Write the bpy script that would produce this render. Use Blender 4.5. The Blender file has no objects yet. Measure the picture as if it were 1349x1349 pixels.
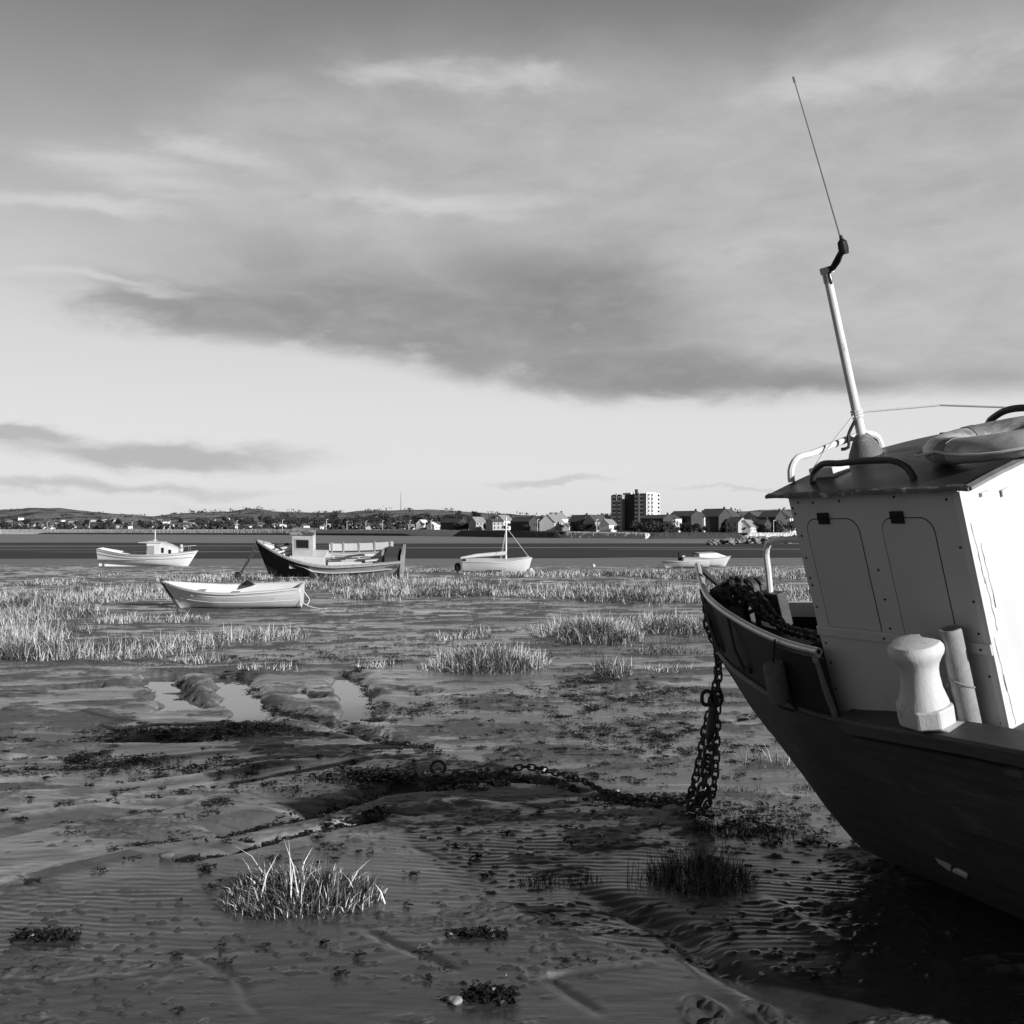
import bpy, bmesh, math, random
import numpy as np
from mathutils import Vector, Matrix

random.seed(7)
RNG = np.random.default_rng(11)
SC = bpy.context.scene
COL = SC.collection
R = math.radians
FPX, EYE, HOR, CX = 1446.0, 2.0, 700.0, 674.5      # measured camera: focal length, eye height, horizon row, centre column

# ------------------------------------------------------------------ naming
def prop(o, label=None, cat=None, group=None, kind=None):
    if label: o["label"] = label
    if cat: o["category"] = cat
    if group: o["group"] = group
    if kind: o["kind"] = kind
    return o

def empty(name, label, cat, loc=(0, 0, 0), rz=0.0, group=None, mat=None):
    o = bpy.data.objects.new(name, None)
    COL.objects.link(o)
    o.empty_display_size = 0.2
    if mat is not None: o.matrix_world = mat
    else:
        o.location = loc; o.rotation_euler = (0, 0, rz)
    return prop(o, label, cat, group)

def copy_tree(o, parent=None):
    c = o.copy(); COL.objects.link(c)
    if parent is not None: c.parent = parent
    for ch in list(o.children):
        copy_tree(ch, c)
    return c

# ------------------------------------------------------------------ materials (all neutral grey: a black and white world)
class X:
    """tiny expression builder for shader nodes"""
    def __init__(s, t, v): s.t, s.v = t, v
    def _m(s, op, *a):
        n = s.t.nodes.new('ShaderNodeMath'); n.operation = op
        for i, q in enumerate((s,) + a):
            q = q.v if isinstance(q, X) else q
            if isinstance(q, (int, float)): n.inputs[i].default_value = q
            else: s.t.links.new(q, n.inputs[i])
        return X(s.t, n.outputs[0])
    def __add__(s, o): return s._m('ADD', o)
    def __radd__(s, o): return s._m('ADD', o)
    def __sub__(s, o): return s._m('SUBTRACT', o)
    def __rsub__(s, o): return X(s.t, o)._m('SUBTRACT', s)
    def __mul__(s, o): return s._m('MULTIPLY', o)
    def __rmul__(s, o): return s._m('MULTIPLY', o)
    def __truediv__(s, o): return s._m('DIVIDE', o)
    def pw(s, o): return s._m('POWER', o)
    def step(s, a, b):
        n = s.t.nodes.new('ShaderNodeMapRange'); n.interpolation_type = 'SMOOTHSTEP'
        s.t.links.new(s.v, n.inputs[0]); n.inputs[1].default_value = a; n.inputs[2].default_value = b
        return X(s.t, n.outputs[0])
    def mix(s, o, f):                     # s*(1-f)+o*f
        return s + (o - s) * f if isinstance(o, X) else s + (s * -1.0 + o) * f

def tree_of(m):
    m.use_nodes = True
    return m.node_tree

def coords(t, scale=(1, 1, 1), rot=(0, 0, 0), kind='Object'):
    tc = t.nodes.new('ShaderNodeTexCoord'); mp = t.nodes.new('ShaderNodeMapping')
    mp.inputs['Scale'].default_value = scale; mp.inputs['Rotation'].default_value = rot
    t.links.new(tc.outputs[kind], mp.inputs['Vector'])
    return mp.outputs[0]

def noise(t, vec, scale, detail=5, rough=.55, dist=0.0):
    n = t.nodes.new('ShaderNodeTexNoise'); n.inputs['Scale'].default_value = scale
    n.inputs['Detail'].default_value = detail; n.inputs['Roughness'].default_value = rough
    n.inputs['Distortion'].default_value = dist
    t.links.new(vec, n.inputs['Vector'])
    return X(t, n.outputs['Fac'])

def gray(t, x):
    c = t.nodes.new('ShaderNodeCombineColor')
    for i in range(3): t.links.new(x.v, c.inputs[i])
    return c.outputs[0]

def setbump(t, b, h, strength, dist):
    n = t.nodes.new('ShaderNodeBump'); n.inputs['Strength'].default_value = strength; n.inputs['Distance'].default_value = dist
    t.links.new(h.v, n.inputs['Height']); t.links.new(n.outputs[0], b.inputs['Normal'])

MATS = {}
def M(name, base, rough=.6, var=.2, scale=6, stretch=(1, 1, 1), stain=None, stain_at=(.6, .68), stain_scale=3, bump=.2, bdist=.004, spec=.5, metal=0.0, kind='Object'):
    if name in MATS: return MATS[name]
    m = bpy.data.materials.new(name); t = tree_of(m); b = t.nodes['Principled BSDF']
    v = coords(t, stretch, kind=kind)
    n = noise(t, v, scale, 6, .6)
    c = (n - .5) * (2 * var * base) + base
    r = (n - .5) * .25 + rough
    if stain is not None:
        s = noise(t, v, stain_scale, 8, .68).step(*stain_at)
        c = c.mix(stain, s)
    t.links.new(gray(t, c), b.inputs['Base Color'])
    t.links.new(r.v, b.inputs['Roughness'])
    b.inputs['Specular IOR Level'].default_value = spec
    b.inputs['Metallic'].default_value = metal
    if bump: setbump(t, b, noise(t, v, scale * 5, 4, .6), bump, bdist)
    MATS[name] = m
    return m

WHITE = M('white_paint', .64, .45, .10, 3, (2.2, 2.2, .45), stain=.52, stain_at=(.56, .82), stain_scale=3.5, bump=.1)
WHITE_OLD = M('old_white_paint', .72, .6, .12, 5, stain=.40, stain_at=(.60, .72), stain_scale=4)
BOLLARD_W = M('bollard_white', .62, .6, .16, 9, (1, 1, .5), stain=.34, stain_at=(.57, .72), stain_scale=9, bump=.5)
HULLDARK = M('dark_hull_paint', .065, .55, .5, 5, (.5, 2, 2), stain=.14, stain_at=(.54, .78), stain_scale=4, spec=.5, bump=.5, bdist=.006)
BULWARK = M('dark_bulwark_paint', .024, .55, .4, 9, stain=.045, stain_at=(.6, .75), stain_scale=6, spec=.3, bump=.3)
CAPWOOD = M('worn_capping_wood', .075, .6, .6, 10, (.5, 5, 5), stain=.25, stain_at=(.63, .74), stain_scale=7, spec=.3, bump=.5)
ROOFM = M('roof_bitumen', .055, .42, .5, 6, stain=.30, stain_at=(.68, .74), stain_scale=5, bump=.4)
EDGEM = M('flaking_roof_edge', .16, .7, .6, 20, stain=.55, stain_at=(.56, .62), stain_scale=14, bump=.6)
STEEL = M('galvanised_tube', .42, .38, .25, 14, metal=.7, bump=.15)
DARKMET = M('dark_metal', .05, .5, .5, 14, bump=.4)
RUST = M('rusty_iron', .055, .5, .7, 25, bump=.6, spec=.4)
BLACK = M('black_rubber', .015, .6, .3, 10, spec=.3)
RUBBERG = M('grey_rubber', .17, .8, .5, 30, bump=.7, spec=.2)
RUBBERP = M('pale_rubber', .30, .75, .35, 24, stain=.12, stain_at=(.6, .7), stain_scale=9, bump=.6, spec=.3)
BUOYM = M('lifebuoy_cover', .5, .38, .35, 4, stain=.2, stain_at=(.5, .64), stain_scale=3, bump=.2)
STRAPM = M('strap_webbing', .22, .7, .3, 18)
ROPEM = M('pale_rope', .66, .8, .15, 40)
PATCH = M('bare_patch', .62, .7, .3, 20)
GROOVE = M('groove_dark', .02, .8, .2, 8, bump=0)
GLASS = M('dark_glass', .02, .08, .1, 3, bump=0)
WOODG = M('weathered_planks', .34, .75, .45, 6, (.7, 3, 9), stain=.10, stain_at=(.57, .68), stain_scale=5, bump=.5)
WOODD = M('dark_planks', .06, .75, .5, 8, (.7, 3, 9), bump=.5)
CLINK = M('rowing_boat_paint', .66, .5, .10, 3, (.5, 3, 6), stain=.42, stain_at=(.60, .75), stain_scale=3)

# ------------------------------------------------------------------ mesh builder
class MB:
    def __init__(s): s.v, s.f, s.mi = [], [], []
    def add(s, vs, fs, mi=0):
        k = len(s.v); s.v += [tuple(p) for p in vs]
        for q in fs: s.f.append(tuple(i + k for i in q)); s.mi.append(mi)
    def box(s, x0, x1, y0, y1, z0, z1, mi=0, mat=None):
        vs = [Vector((x, y, z)) for z in (z0, z1) for y in (y0, y1) for x in (x0, x1)]
        if mat is not None: vs = [mat @ p for p in vs]
        s.add(vs, [(0, 2, 3, 1), (4, 5, 7, 6), (0, 1, 5, 4), (2, 6, 7, 3), (0, 4, 6, 2), (1, 3, 7, 5)], mi)
        return s
    def rings(s, rings, closed=True, caps=True, mi=0, loop=False):
        n = len(rings[0]); vs = [p for r in rings for p in r]; fs = []
        m = len(rings)
        for i in range(m if loop else m - 1):
            i2 = (i + 1) % m
            for j in range(n if closed else n - 1):
                j2 = (j + 1) % n
                fs.append((i * n + j, i * n + j2, i2 * n + j2, i2 * n + j))
        if caps and closed and not loop:
            fs.append(tuple(range(n - 1, -1, -1))); fs.append(tuple((m - 1) * n + j for j in range(n)))
        s.add(vs, fs, mi); return s
    def tube(s, pts, r, n=8, caps=True, mi=0, loop=False):
        P = [Vector(p) for p in pts]; m = len(P); rr = r if isinstance(r, (list, tuple)) else [r] * m
        up = None; rings = []
        for i in range(m):
            if loop: d = P[(i + 1) % m] - P[i - 1]
            else: d = P[min(i + 1, m - 1)] - P[max(i - 1, 0)]
            d = d.normalized() if d.length > 1e-9 else Vector((0, 0, 1))
            if up is None:
                up = Vector((0, 0, 1)) if abs(d.z) < .9 else Vector((1, 0, 0))
            e1 = (up - d * up.dot(d)).normalized(); e2 = d.cross(e1); up = e1
            rings.append([P[i] + (e1 * math.cos(2 * math.pi * k / n) + e2 * math.sin(2 * math.pi * k / n)) * rr[i] for k in range(n)])
        return s.rings(rings, True, caps, mi, loop)
    def lathe(s, prof, n=20, mat=None, mi=0, caps=True):
        rings = []
        for r, z in prof:
            ring = [Vector((r * math.cos(2 * math.pi * k / n), r * math.sin(2 * math.pi * k / n), z)) for k in range(n)]
            rings.append([mat @ p for p in ring] if mat is not None else ring)
        return s.rings(rings, True, caps, mi)
    def plate(s, poly, z0, z1, mat, mi=0):
        n = len(poly)
        vs = [mat @ Vector((x, y, z0)) for x, y in poly] + [mat @ Vector((x, y, z1)) for x, y in poly]
        fs = [tuple(range(n - 1, -1, -1)), tuple(range(n, 2 * n))] + [(i, (i + 1) % n, n + (i + 1) % n, n + i) for i in range(n)]
        s.add(vs, fs, mi); return s
    def build(s, name, mats, parent=None, smooth=False, bevel=0, sharp=35):
        me = bpy.data.meshes.new(name); me.from_pydata(s.v, [], s.f)
        for m in (mats if isinstance(mats, (list, tuple)) else [mats]): me.materials.append(m)
        for p, k in zip(me.polygons, s.mi): p.material_index = k
        bm = bmesh.new(); bm.from_mesh(me); bmesh.ops.recalc_face_normals(bm, faces=bm.faces[:])
        if smooth:
            for f in bm.faces: f.smooth = True
            for e in bm.edges:
                if len(e.link_faces) == 2 and e.calc_face_angle(0) > R(sharp): e.smooth = False
        bm.to_mesh(me); bm.free(); me.update()
        o = bpy.data.objects.new(name, me); COL.objects.link(o)
        if parent is not None: o.parent = parent
        if bevel:
            b = o.modifiers.new('bevel', 'BEVEL'); b.width = bevel; b.segments = 2; b.limit_method = 'ANGLE'
        return o

def np_mesh(name, verts, quads=None, tris=None, mats=(), mi=None, smooth=False, parent=None):
    me = bpy.data.meshes.new(name)
    me.vertices.add(len(verts)); me.vertices.foreach_set('co', np.asarray(verts, np.float32).ravel())
    nq = 0 if quads is None else len(quads); nt = 0 if tris is None else len(tris)
    loops = np.concatenate([a.ravel() for a in ([quads] if nq else []) + ([tris] if nt else [])]).astype(np.int32)
    me.loops.add(len(loops)); me.loops.foreach_set('vertex_index', loops)
    starts = np.concatenate([np.arange(nq) * 4, nq * 4 + np.arange(nt) * 3]).astype(np.int32)
    me.polygons.add(nq + nt); me.polygons.foreach_set('loop_start', starts)
    for m in mats: me.materials.append(m)
    if mi is not None: me.polygons.foreach_set('material_index', np.asarray(mi, np.int32))
    if smooth: me.polygons.foreach_set('use_smooth', np.ones(nq + nt, bool))
    me.update(calc_edges=True); me.validate()
    o = bpy.data.objects.new(name, me); COL.objects.link(o)
    if parent is not None: o.parent = parent
    return o

def ci(x, xs, ys):
    """smooth (Catmull) interpolation, xs ascending"""
    xs = np.asarray(xs, float); ys = np.asarray(ys, float)
    d = np.gradient(ys, xs); x = np.clip(x, xs[0], xs[-1])
    i = np.clip(np.searchsorted(xs, x) - 1, 0, len(xs) - 2); h = xs[i + 1] - xs[i]; t = (x - xs[i]) / h
    return ((2 * t**3 - 3 * t**2 + 1) * ys[i] + (t**3 - 2 * t**2 + t) * h * d[i] + (-2 * t**3 + 3 * t**2) * ys[i + 1] + (t**3 - t**2) * h * d[i + 1])

def bez(pts, n=8):
    """smooth 3D path through points"""
    P = np.array(pts, float); s = np.concatenate([[0], np.cumsum(np.linalg.norm(np.diff(P, axis=0), axis=1))])
    q = np.linspace(0, s[-1], n)
    return [Vector([float(ci(a, s, P[:, k])) for k in range(3)]) for a in q]

# ------------------------------------------------------------------ numpy noise + terrain
def _h(ix, iy, s):
    with np.errstate(over='ignore'):
        n = (ix.astype(np.int64) * 374761393 + iy.astype(np.int64) * 668265263 + s * 1442695041) & 0x7fffffff
        n = ((n ^ (n >> 13)) * 1274126177) & 0x7fffffff
        n = n ^ (n >> 16)
    return (n & 0xffff) / 65535.0
def vn(x, y, s=0):
    ix = np.floor(x); iy = np.floor(y); fx = x - ix; fy = y - iy
    fx = fx * fx * fx * (fx * (fx * 6 - 15) + 10); fy = fy * fy * fy * (fy * (fy * 6 - 15) + 10)
    a = _h(ix, iy, s); b = _h(ix + 1, iy, s); c = _h(ix, iy + 1, s); d = _h(ix + 1, iy + 1, s)
    return (a * (1 - fx) + b * fx) * (1 - fy) + (c * (1 - fx) + d * fx) * fy
def fbm(x, y, s=0, o=4, g=.5):
    t = 0; a = 1; w = 0
    for k in range(o):
        t = t + a * (vn(x, y, s + k * 17) - .5); w += a; a *= g; x = x * 2.03 + 3.1; y = y * 2.03 + 1.7
    return t / w
def sstep(a, b, x):
    t = np.clip((x - a) / (b - a), 0, 1); return t * t * (3 - 2 * t)

def G(px, py):
    D = FPX * EYE / (py - HOR); return ((px - CX) / FPX * D, D)
def at(px, D, z=0.0): return Vector(((px - CX) / FPX * D, D, z))
def profile(y): return -2.0 * sstep(50, 170, y)
def dist_at(py):
    lo, hi = 20.0, 900.0
    for _ in range(50):
        m = (lo + hi) / 2
        if HOR + FPX * (EYE - float(profile(m))) / m > py: lo = m
        else: hi = m
    return lo

def seg_dist(x, y, pts):
    """distance to polyline, signed by side, and position along 0..1"""
    best = np.full(x.shape, 1e9); sg = np.zeros(x.shape); al = np.zeros(x.shape); n = len(pts) - 1
    for k in range(n):
        (x0, y0), (x1, y1) = pts[k], pts[k + 1]
        dx, dy = x1 - x0, y1 - y0; L = dx * dx + dy * dy
        t = np.clip(((x - x0) * dx + (y - y0) * dy) / L, 0, 1)
        qx = x - x0 - t * dx; qy = y - y0 - t * dy; d = np.hypot(qx, qy)
        m = d < best
        best = np.where(m, d, best); sg = np.where(m, np.sign(dx * qy - dy * qx), sg); al = np.where(m, (k + t) / n, al)
    return best, sg, al

# channels, banks and pools of the mud, measured on the ground
TRENCH = [  # points, depth, width
    ([(195, 1112), (300, 1086), (400, 1064), (480, 1045), (540, 1033), (610, 1030)], -.12, .15),
    ([(250, 1130), (420, 1090), (500, 1072)], -.06, .08),
    ([(560, 1032), (650, 1024), (730, 1026), (800, 1042), (900, 1068)], -.05, .10),
    ([(760, 1165), (860, 1210), (960, 1265), (1060, 1315), (1130, 1350), (1230, 1420)], -.07, .11),
    ([(-60, 975), (60, 974), (170, 973), (285, 971)], -.08, .12),
    ([(-60, 996), (60, 993), (130, 990)], -.08, .10),
    ([(-60, 1010), (90, 1008), (180, 1001)], -.05, .09),
    ([(345, 930), (420, 945), (490, 968), (560, 985)], -.09, .13),
    ([(320, 888), (335, 915), (352, 948)], -.09, .16),
    ([(468, 886), (480, 915), (492, 950)], -.10, .16),
    ([(735, 945), (800, 925), (850, 905)], -.05, .12),
    ([(870, 970), (950, 950), (1010, 940)], -.05, .1),
    ([(-40, 1105), (80, 1080), (210, 1062), (330, 1035)], -.025, .07),
    ([(190, 1300), (240, 1250), (300, 1290), (340, 1340)], -.006, .03),
    ([(540, 1110), (600, 1135), (680, 1185)], -.007, .03),
    ([(480, 1225), (540, 1255), (610, 1280)], -.008, .03),
    ([(720, 1290), (790, 1340)], -.009, .03),
]
BANK = [
    ([(-60, 1182), (70, 1145), (190, 1118), (300, 1100)], .03, .07),
    ([(300, 1118), (430, 1086), (520, 1064), (600, 1056), (700, 1064)], .028, .10),
    ([(-40, 1052), (120, 1042), (240, 1025), (330, 1008), (420, 1000)], .035, .09),
    ([(-60, 1085), (100, 1064), (220, 1052), (330, 1046)], .022, .07),
    ([(150, 1003), (300, 987), (420, 974)], .03, .10),
    ([(800, 1180), (880, 1215), (980, 1262), (1080, 1310)], .018, .08),
    ([(985, 1175), (1060, 1210), (1130, 1250)], .022, .06),
    ([(700, 1290), (770, 1278), (860, 1272)], .016, .03),
    ([(500, 948), (492, 900), (478, 882)], .035, .22),
    ([(366, 945), (350, 905), (335, 885)], .035, .22),
    ([(560, 985), (470, 952), (380, 926)], .03, .18),
    ([(640, 1190), (720, 1220), (800, 1260)], .012, .10),
    ([(250, 925), (262, 905), (255, 888)], .04, .2),
    ([(560, 1075), (640, 1105), (700, 1150)], .012, .10),
]
POOLS = [ # a quad strip: centre line, half width in metres, depth
    ([(200, 892), (215, 905), (228, 918), (240, 930)], .34, .12),
    ([(250, 890), (190, 894)], .22, .1),
    ([(294, 890), (305, 905), (318, 925), (332, 948)], .20, .12),
    ([(385, 908), (408, 916)], .20, .1),
    ([(452, 888), (457, 905), (466, 930), (474, 948)], .17, .13),
    ([(518, 906), (560, 911)], .20, .1),
    ([(790, 912), (840, 905)], .33, .085),
    ([(55, 908), (115, 906)], .24, .08),
    ([(285, 1035), (480, 1000)], .05, .02),
]
def gl(pts): return [G(*p) for p in pts]
RIPPLE = [(690, 1130, .75, .9), (600, 1105, .6, .6), (760, 1180, .7, .5), (120, 1190, .8, .4), (980, 1190, .7, .3), (1060, 1150, .7, .5), (850, 1120, .5, .6), (720, 1075, .45, .7)]
WATER_Z = -.052

def crust(x, y):
    wx = x + .25 * fbm(x * 1.2, y * 1.2, 101, 3); wy = y + .25 * fbm(x * 1.1, y * 1.1, 102, 3)
    n = .5 + fbm(wx * 1.1 + wy * .25, wy * 2.6 - wx * .45, 103, 6, .62) * 1.15 + .18 * fbm(x * .35, y * .5, 104, 2)
    t = np.interp(y, [4.0, 6.0, 8.0, 12.0, 30.0], [.71, .65, .565, .53, .50])
    return sstep(t - .02, t + .10, n)

def terrain(x, y):
    h = profile(y)
    ck = crust(x, y); h = h + ck * (.008 + .016 * vn(x * 9, y * 13, 105) * vn(x * 23, y * 29, 106)) * (1 - sstep(25, 45, y))
    nearw = 1 - sstep(40, 75, y)
    h = h + nearw * .05 * fbm(x / 2.6, y / 2.6, 3, 4)
    h = h + nearw * .045 * fbm(x * .28 + y * .12, y * 1.5 - x * .28, 9, 4) * sstep(6, 9.5, y)
    h = h + (1 - sstep(14, 26, y)) * .012 * fbm(x * 3.2, y * 6.0 - x * .9, 21, 3) * (.45 + .55 * sstep(6, 8.5, y))
    wx = x + .12 * fbm(x * 2, y * 2, 5, 2); wy = y + .16 * fbm(x * 1.7, y * 1.7, 6, 3)
    m = (y < 20) & (y > 2)
    xs, ys = wx[m], wy[m]; add = np.zeros(xs.shape); low = np.zeros(xs.shape)
    brk = .65 + .7 * vn(xs * 2.3, ys * 2.3, 77)
    for pts, dep, w in TRENCH:
        d, sg, al = seg_dist(xs, ys, gl(pts)); e = np.minimum(1, np.minimum(al, 1 - al) / .16 + .12)
        low = np.minimum(low, dep * brk * e * np.exp(-(d / w) ** 2))
    for pts, hh, w in BANK:
        d, sg, al = seg_dist(xs, ys, gl(pts)); e = np.minimum(1, np.minimum(al, 1 - al) / .16 + .1)
        add = np.maximum(add, hh * brk * e * np.exp(-(d / w) ** 2))
    # ripples
    rx, ry = x[m], y[m]; rm = np.zeros(rx.shape)
    for px, py, r, a in RIPPLE:
        gx, gy = G(px, py); rm = np.maximum(rm, a * np.exp(-(((rx - gx) / r) ** 2 + ((ry - gy) / (r * 1.0)) ** 2)))
    rm = np.clip(rm * (.35 + 1.3 * vn(rx * 1.6, ry * 1.6, 41)), 0, 1)
    ph = (ry + rx * .10 + .10 * fbm(rx * 1.3, ry * 1.3, 33, 3) * 2 + .03 * fbm(rx * 5, ry * 5, 35, 2)) / .066
    add = add + rm * .0036 * np.sin(2 * np.pi * ph)
    ph2 = (ry - rx * .22 + .5 * fbm(rx * .9, ry * .9, 53, 3)) / .13
    add = add + .0006 * np.sin(2 * np.pi * ph2) * sstep(.42, .7, vn(rx * .9 + 4, ry * .9, 55)) * (1 - sstep(8, 10, ry))
    wc = sstep(.78, .86, vn(rx * 19, ry * 19, 61)) * (1 - sstep(7, 11, ry)) * sstep(.4, .6, vn(rx * 1.1, ry * 1.1, 62)); add = add + wc * (.004 + .008 * vn(rx * 60, ry * 60, 63))
    for px, py in ((920, 1322), (938, 1332), (925, 1340), (1003, 1328), (1016, 1338), (1030, 1330)):
        gx, gy = G(px, py); d2 = ((rx - gx) / .035) ** 2 + ((ry - gy) / .05) ** 2; add = add - .026 * np.exp(-d2) + .012 * np.exp(-(np.sqrt(d2) - 1.7) ** 2 * 3)
    # pools
    pr = sstep(10.6, 12.0, ry) * (1 - sstep(17, 19, ry)); add = add + .012 * pr
    base = h[m]
    pm = np.zeros(rx.shape)
    for pts, w, dep in POOLS:
        d, sg, al = seg_dist(wx[m] , wy[m], gl(pts))
        d = d + 1.9 * w * fbm(rx * 2.4, ry * 1.3, 71, 5, .6) ; pm = np.maximum(pm, (1 - sstep(w * .45, w * 1.25, d)) * dep)
    # scoured pool under the near boat
    d, sg, al = seg_dist(rx, ry, [(2.25, 6.75), (3.6, 4.0), (4.4, 2.2)])
    sc = .03 * np.exp(-(d / .8) ** 2)
    h2 = np.maximum(base + low + add - sc, WATER_Z + .012) if False else base + low + add - sc
    dry = sstep(11.2, 12.2, ry) * (1 - sstep(16.5, 18, ry))
    h2 = np.where(dry > 0, h2 * (1 - dry) + np.maximum(h2, WATER_Z + .02) * dry, h2)
    h2 = h2 - pm * (1 + 1.1 * fbm(rx * 3.5, ry * 5, 73, 3))
    h = h.copy(); h[m] = h2
    return h

def tz(x, y): return float(terrain(np.array([float(x)]), np.array([float(y)]))[0])

# ------------------------------------------------------------------ mud material
def mud_material():
    m = bpy.data.materials.new('estuary_mud'); t = tree_of(m); b = t.nodes['Principled BSDF']
    v = coords(t); vs = coords(t, (.35, 1.6, 1), (0, 0, R(-9)))
    n1 = noise(t, vs, 1.4, 8, .62, .4); n2 = noise(t, v, 9, 6, .65); n3 = noise(t, vs, 5, 6, .6, .3)
    n4 = noise(t, v, .35, 4, .5)
    geo = t.nodes.new('ShaderNodeNewGeometry'); sp = t.nodes.new('ShaderNodeSeparateXYZ'); t.links.new(geo.outputs['Position'], sp.inputs[0])
    z = X(t, sp.outputs['Z']); yy = X(t, sp.outputs['Y'])
    ca = t.nodes.new('ShaderNodeAttribute'); ca.attribute_name = 'crust'; ck = X(t, ca.outputs['Fac'])
    film = (n1 * .6 + n4 * .4 + noise(t, vs, 3, 6, .6, .5) * .5 - .25).step(.38, .62)      # 1 where a film of water lies
    film = film * (1 - ck)
    c = (n2 - .5) * .05 + (noise(t, v, 40, 4, .7) - .5) * .04 + yy.step(5.0, 9.0) * .075 + .062  # base colour raised past the near mud, standing in for wet sheen
    c = c.mix(.38, noise(t, vs, 2.4, 8, .7, .7).step(.52, .64) * .8 * yy.step(5.8, 8.5))  # drier pale streaks, with some of the sheen put into their colour
    ck2 = (noise(t, v, 30, 5, .7) - .5) * .20 + .12
    c = c.mix(ck2, ck * .85)
    sa = t.nodes.new('ShaderNodeAttribute'); sa.attribute_name = 'sand'; c = c.mix(.42, X(t, sa.outputs['Fac']) * (noise(t, v, 14, 5, .7).step(.3, .6) * .75 + .1))
    c = c.mix(.018, (noise(t, vs, 7, 7, .72, .4).step(.56, .63)) * (ck * .7 + .3) * .9)
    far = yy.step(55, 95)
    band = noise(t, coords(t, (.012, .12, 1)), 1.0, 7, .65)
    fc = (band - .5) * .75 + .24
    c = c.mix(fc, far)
    r = .30 - film * .16 + ck * .30 + (n2 - .5) * .12
    r = r.mix(.75, far)
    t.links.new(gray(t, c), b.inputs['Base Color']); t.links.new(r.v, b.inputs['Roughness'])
    b.inputs['Specular IOR Level'].default_value = .5
    fade = 1 - yy.step(6, 40) * .8
    hgt = (noise(t, v, 26, 6, .7) * .8 + noise(t, v, 110, 4, .7) * .55 + noise(t, vs, 9, 6, .65) * 1.3) * fade
    setbump(t, b, hgt * (ck * .85 + (1 - film) * .14 + .03), .6, .012)
    return m

def ground():
    # rows: dense where the camera sees the near mud, opening out to the horizon and behind the camera
    py = np.linspace(1440, 812, 620); yn = FPX * EYE / (py - HOR)
    yf = np.concatenate([np.geomspace(yn[-1] * 1.012, 130, 150), np.geomspace(133, 9000, 60)])
    yb = np.array([-400, -120, -40, -15, -6, -2, 0, 1.2, 2.2, 3.0])
    Y = np.concatenate([yb, yn, yf])
    u = np.concatenate([-1 - np.geomspace(2.2, .02, 18), np.linspace(-1, 1, 760), 1 + np.geomspace(.02, 2.2, 18)])
    half = np.where(Y > 3, .52 * Y + .35, .52 * 3 + .35 + np.abs(Y - 3) * 1.0)
    XX = u[None, :] * half[:, None]; YY = np.repeat(Y[:, None], len(u), 1)
    Z = terrain(XX.ravel(), YY.ravel()).reshape(XX.shape)
    nr, nc = XX.shape
    V = np.stack([XX, YY, Z], -1).reshape(-1, 3)
    i = (np.arange(nr - 1)[:, None] * nc + np.arange(nc - 1)[None, :]).ravel()
    q = np.stack([i, i + 1, i + nc + 1, i + nc], -1)
    o = np_mesh('mud_flats', V, q, mats=[mud_material()], smooth=True)
    sx, sy = XX.ravel(), YY.ravel(); sand = np.zeros(sx.shape); m_ = (sy > 3) & (sy < 20); qx = sx[m_] + .1 * fbm(sx[m_] * 2, sy[m_] * 2, 5, 3); qy = sy[m_] + .1 * fbm(sx[m_] * 1.7, sy[m_] * 1.7, 6, 3); acc = np.zeros(qx.shape)
    for k in (0, 1, 2, 3, 4, 7, 10, 13):
        pts, hh, w = BANK[k]; d, sg, al = seg_dist(qx, qy, gl(pts)); acc = np.maximum(acc, np.exp(-(d / (w * .75)) ** 2) * np.minimum(1, np.minimum(al, 1 - al) / .15))
    for pts in ([(-60, 1160), (60, 1132), (170, 1105)], [(-60, 1072), (150, 1050), (330, 1020), (450, 1000)], [(300, 985), (420, 962), (520, 950)], [(540, 905), (640, 930), (760, 935)], [(850, 990), (950, 965), (1030, 958)]):
        d, sg, al = seg_dist(qx, qy, gl(pts)); acc = np.maximum(acc, np.exp(-(d / .07) ** 2) * np.minimum(1, np.minimum(al, 1 - al) / .2))
    sand[m_] = acc * sstep(.25, .6, vn(qx * 3, qy * 5, 111)); as_ = o.data.attributes.new('sand', 'FLOAT', 'POINT'); as_.data.foreach_set('value', sand.astype(np.float32))
    at_ = o.data.attributes.new('crust', 'FLOAT', 'POINT'); at_.data.foreach_set('value', crust(XX.ravel(), YY.ravel()).astype(np.float32))
    prop(o, kind='structure')

def water_mat(name, rough, scale, stretch, strength, dist, base=.02):
    m = bpy.data.materials.new(name); t = tree_of(m); b = t.nodes['Principled BSDF']
    b.inputs['Base Color'].default_value = (base,) * 3 + (1,); b.inputs['Roughness'].default_value = rough
    b.inputs['IOR'].default_value = 1.33
    setbump(t, b, noise(t, coords(t, stretch), scale, 4, .6), strength, dist)
    return m

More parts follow.
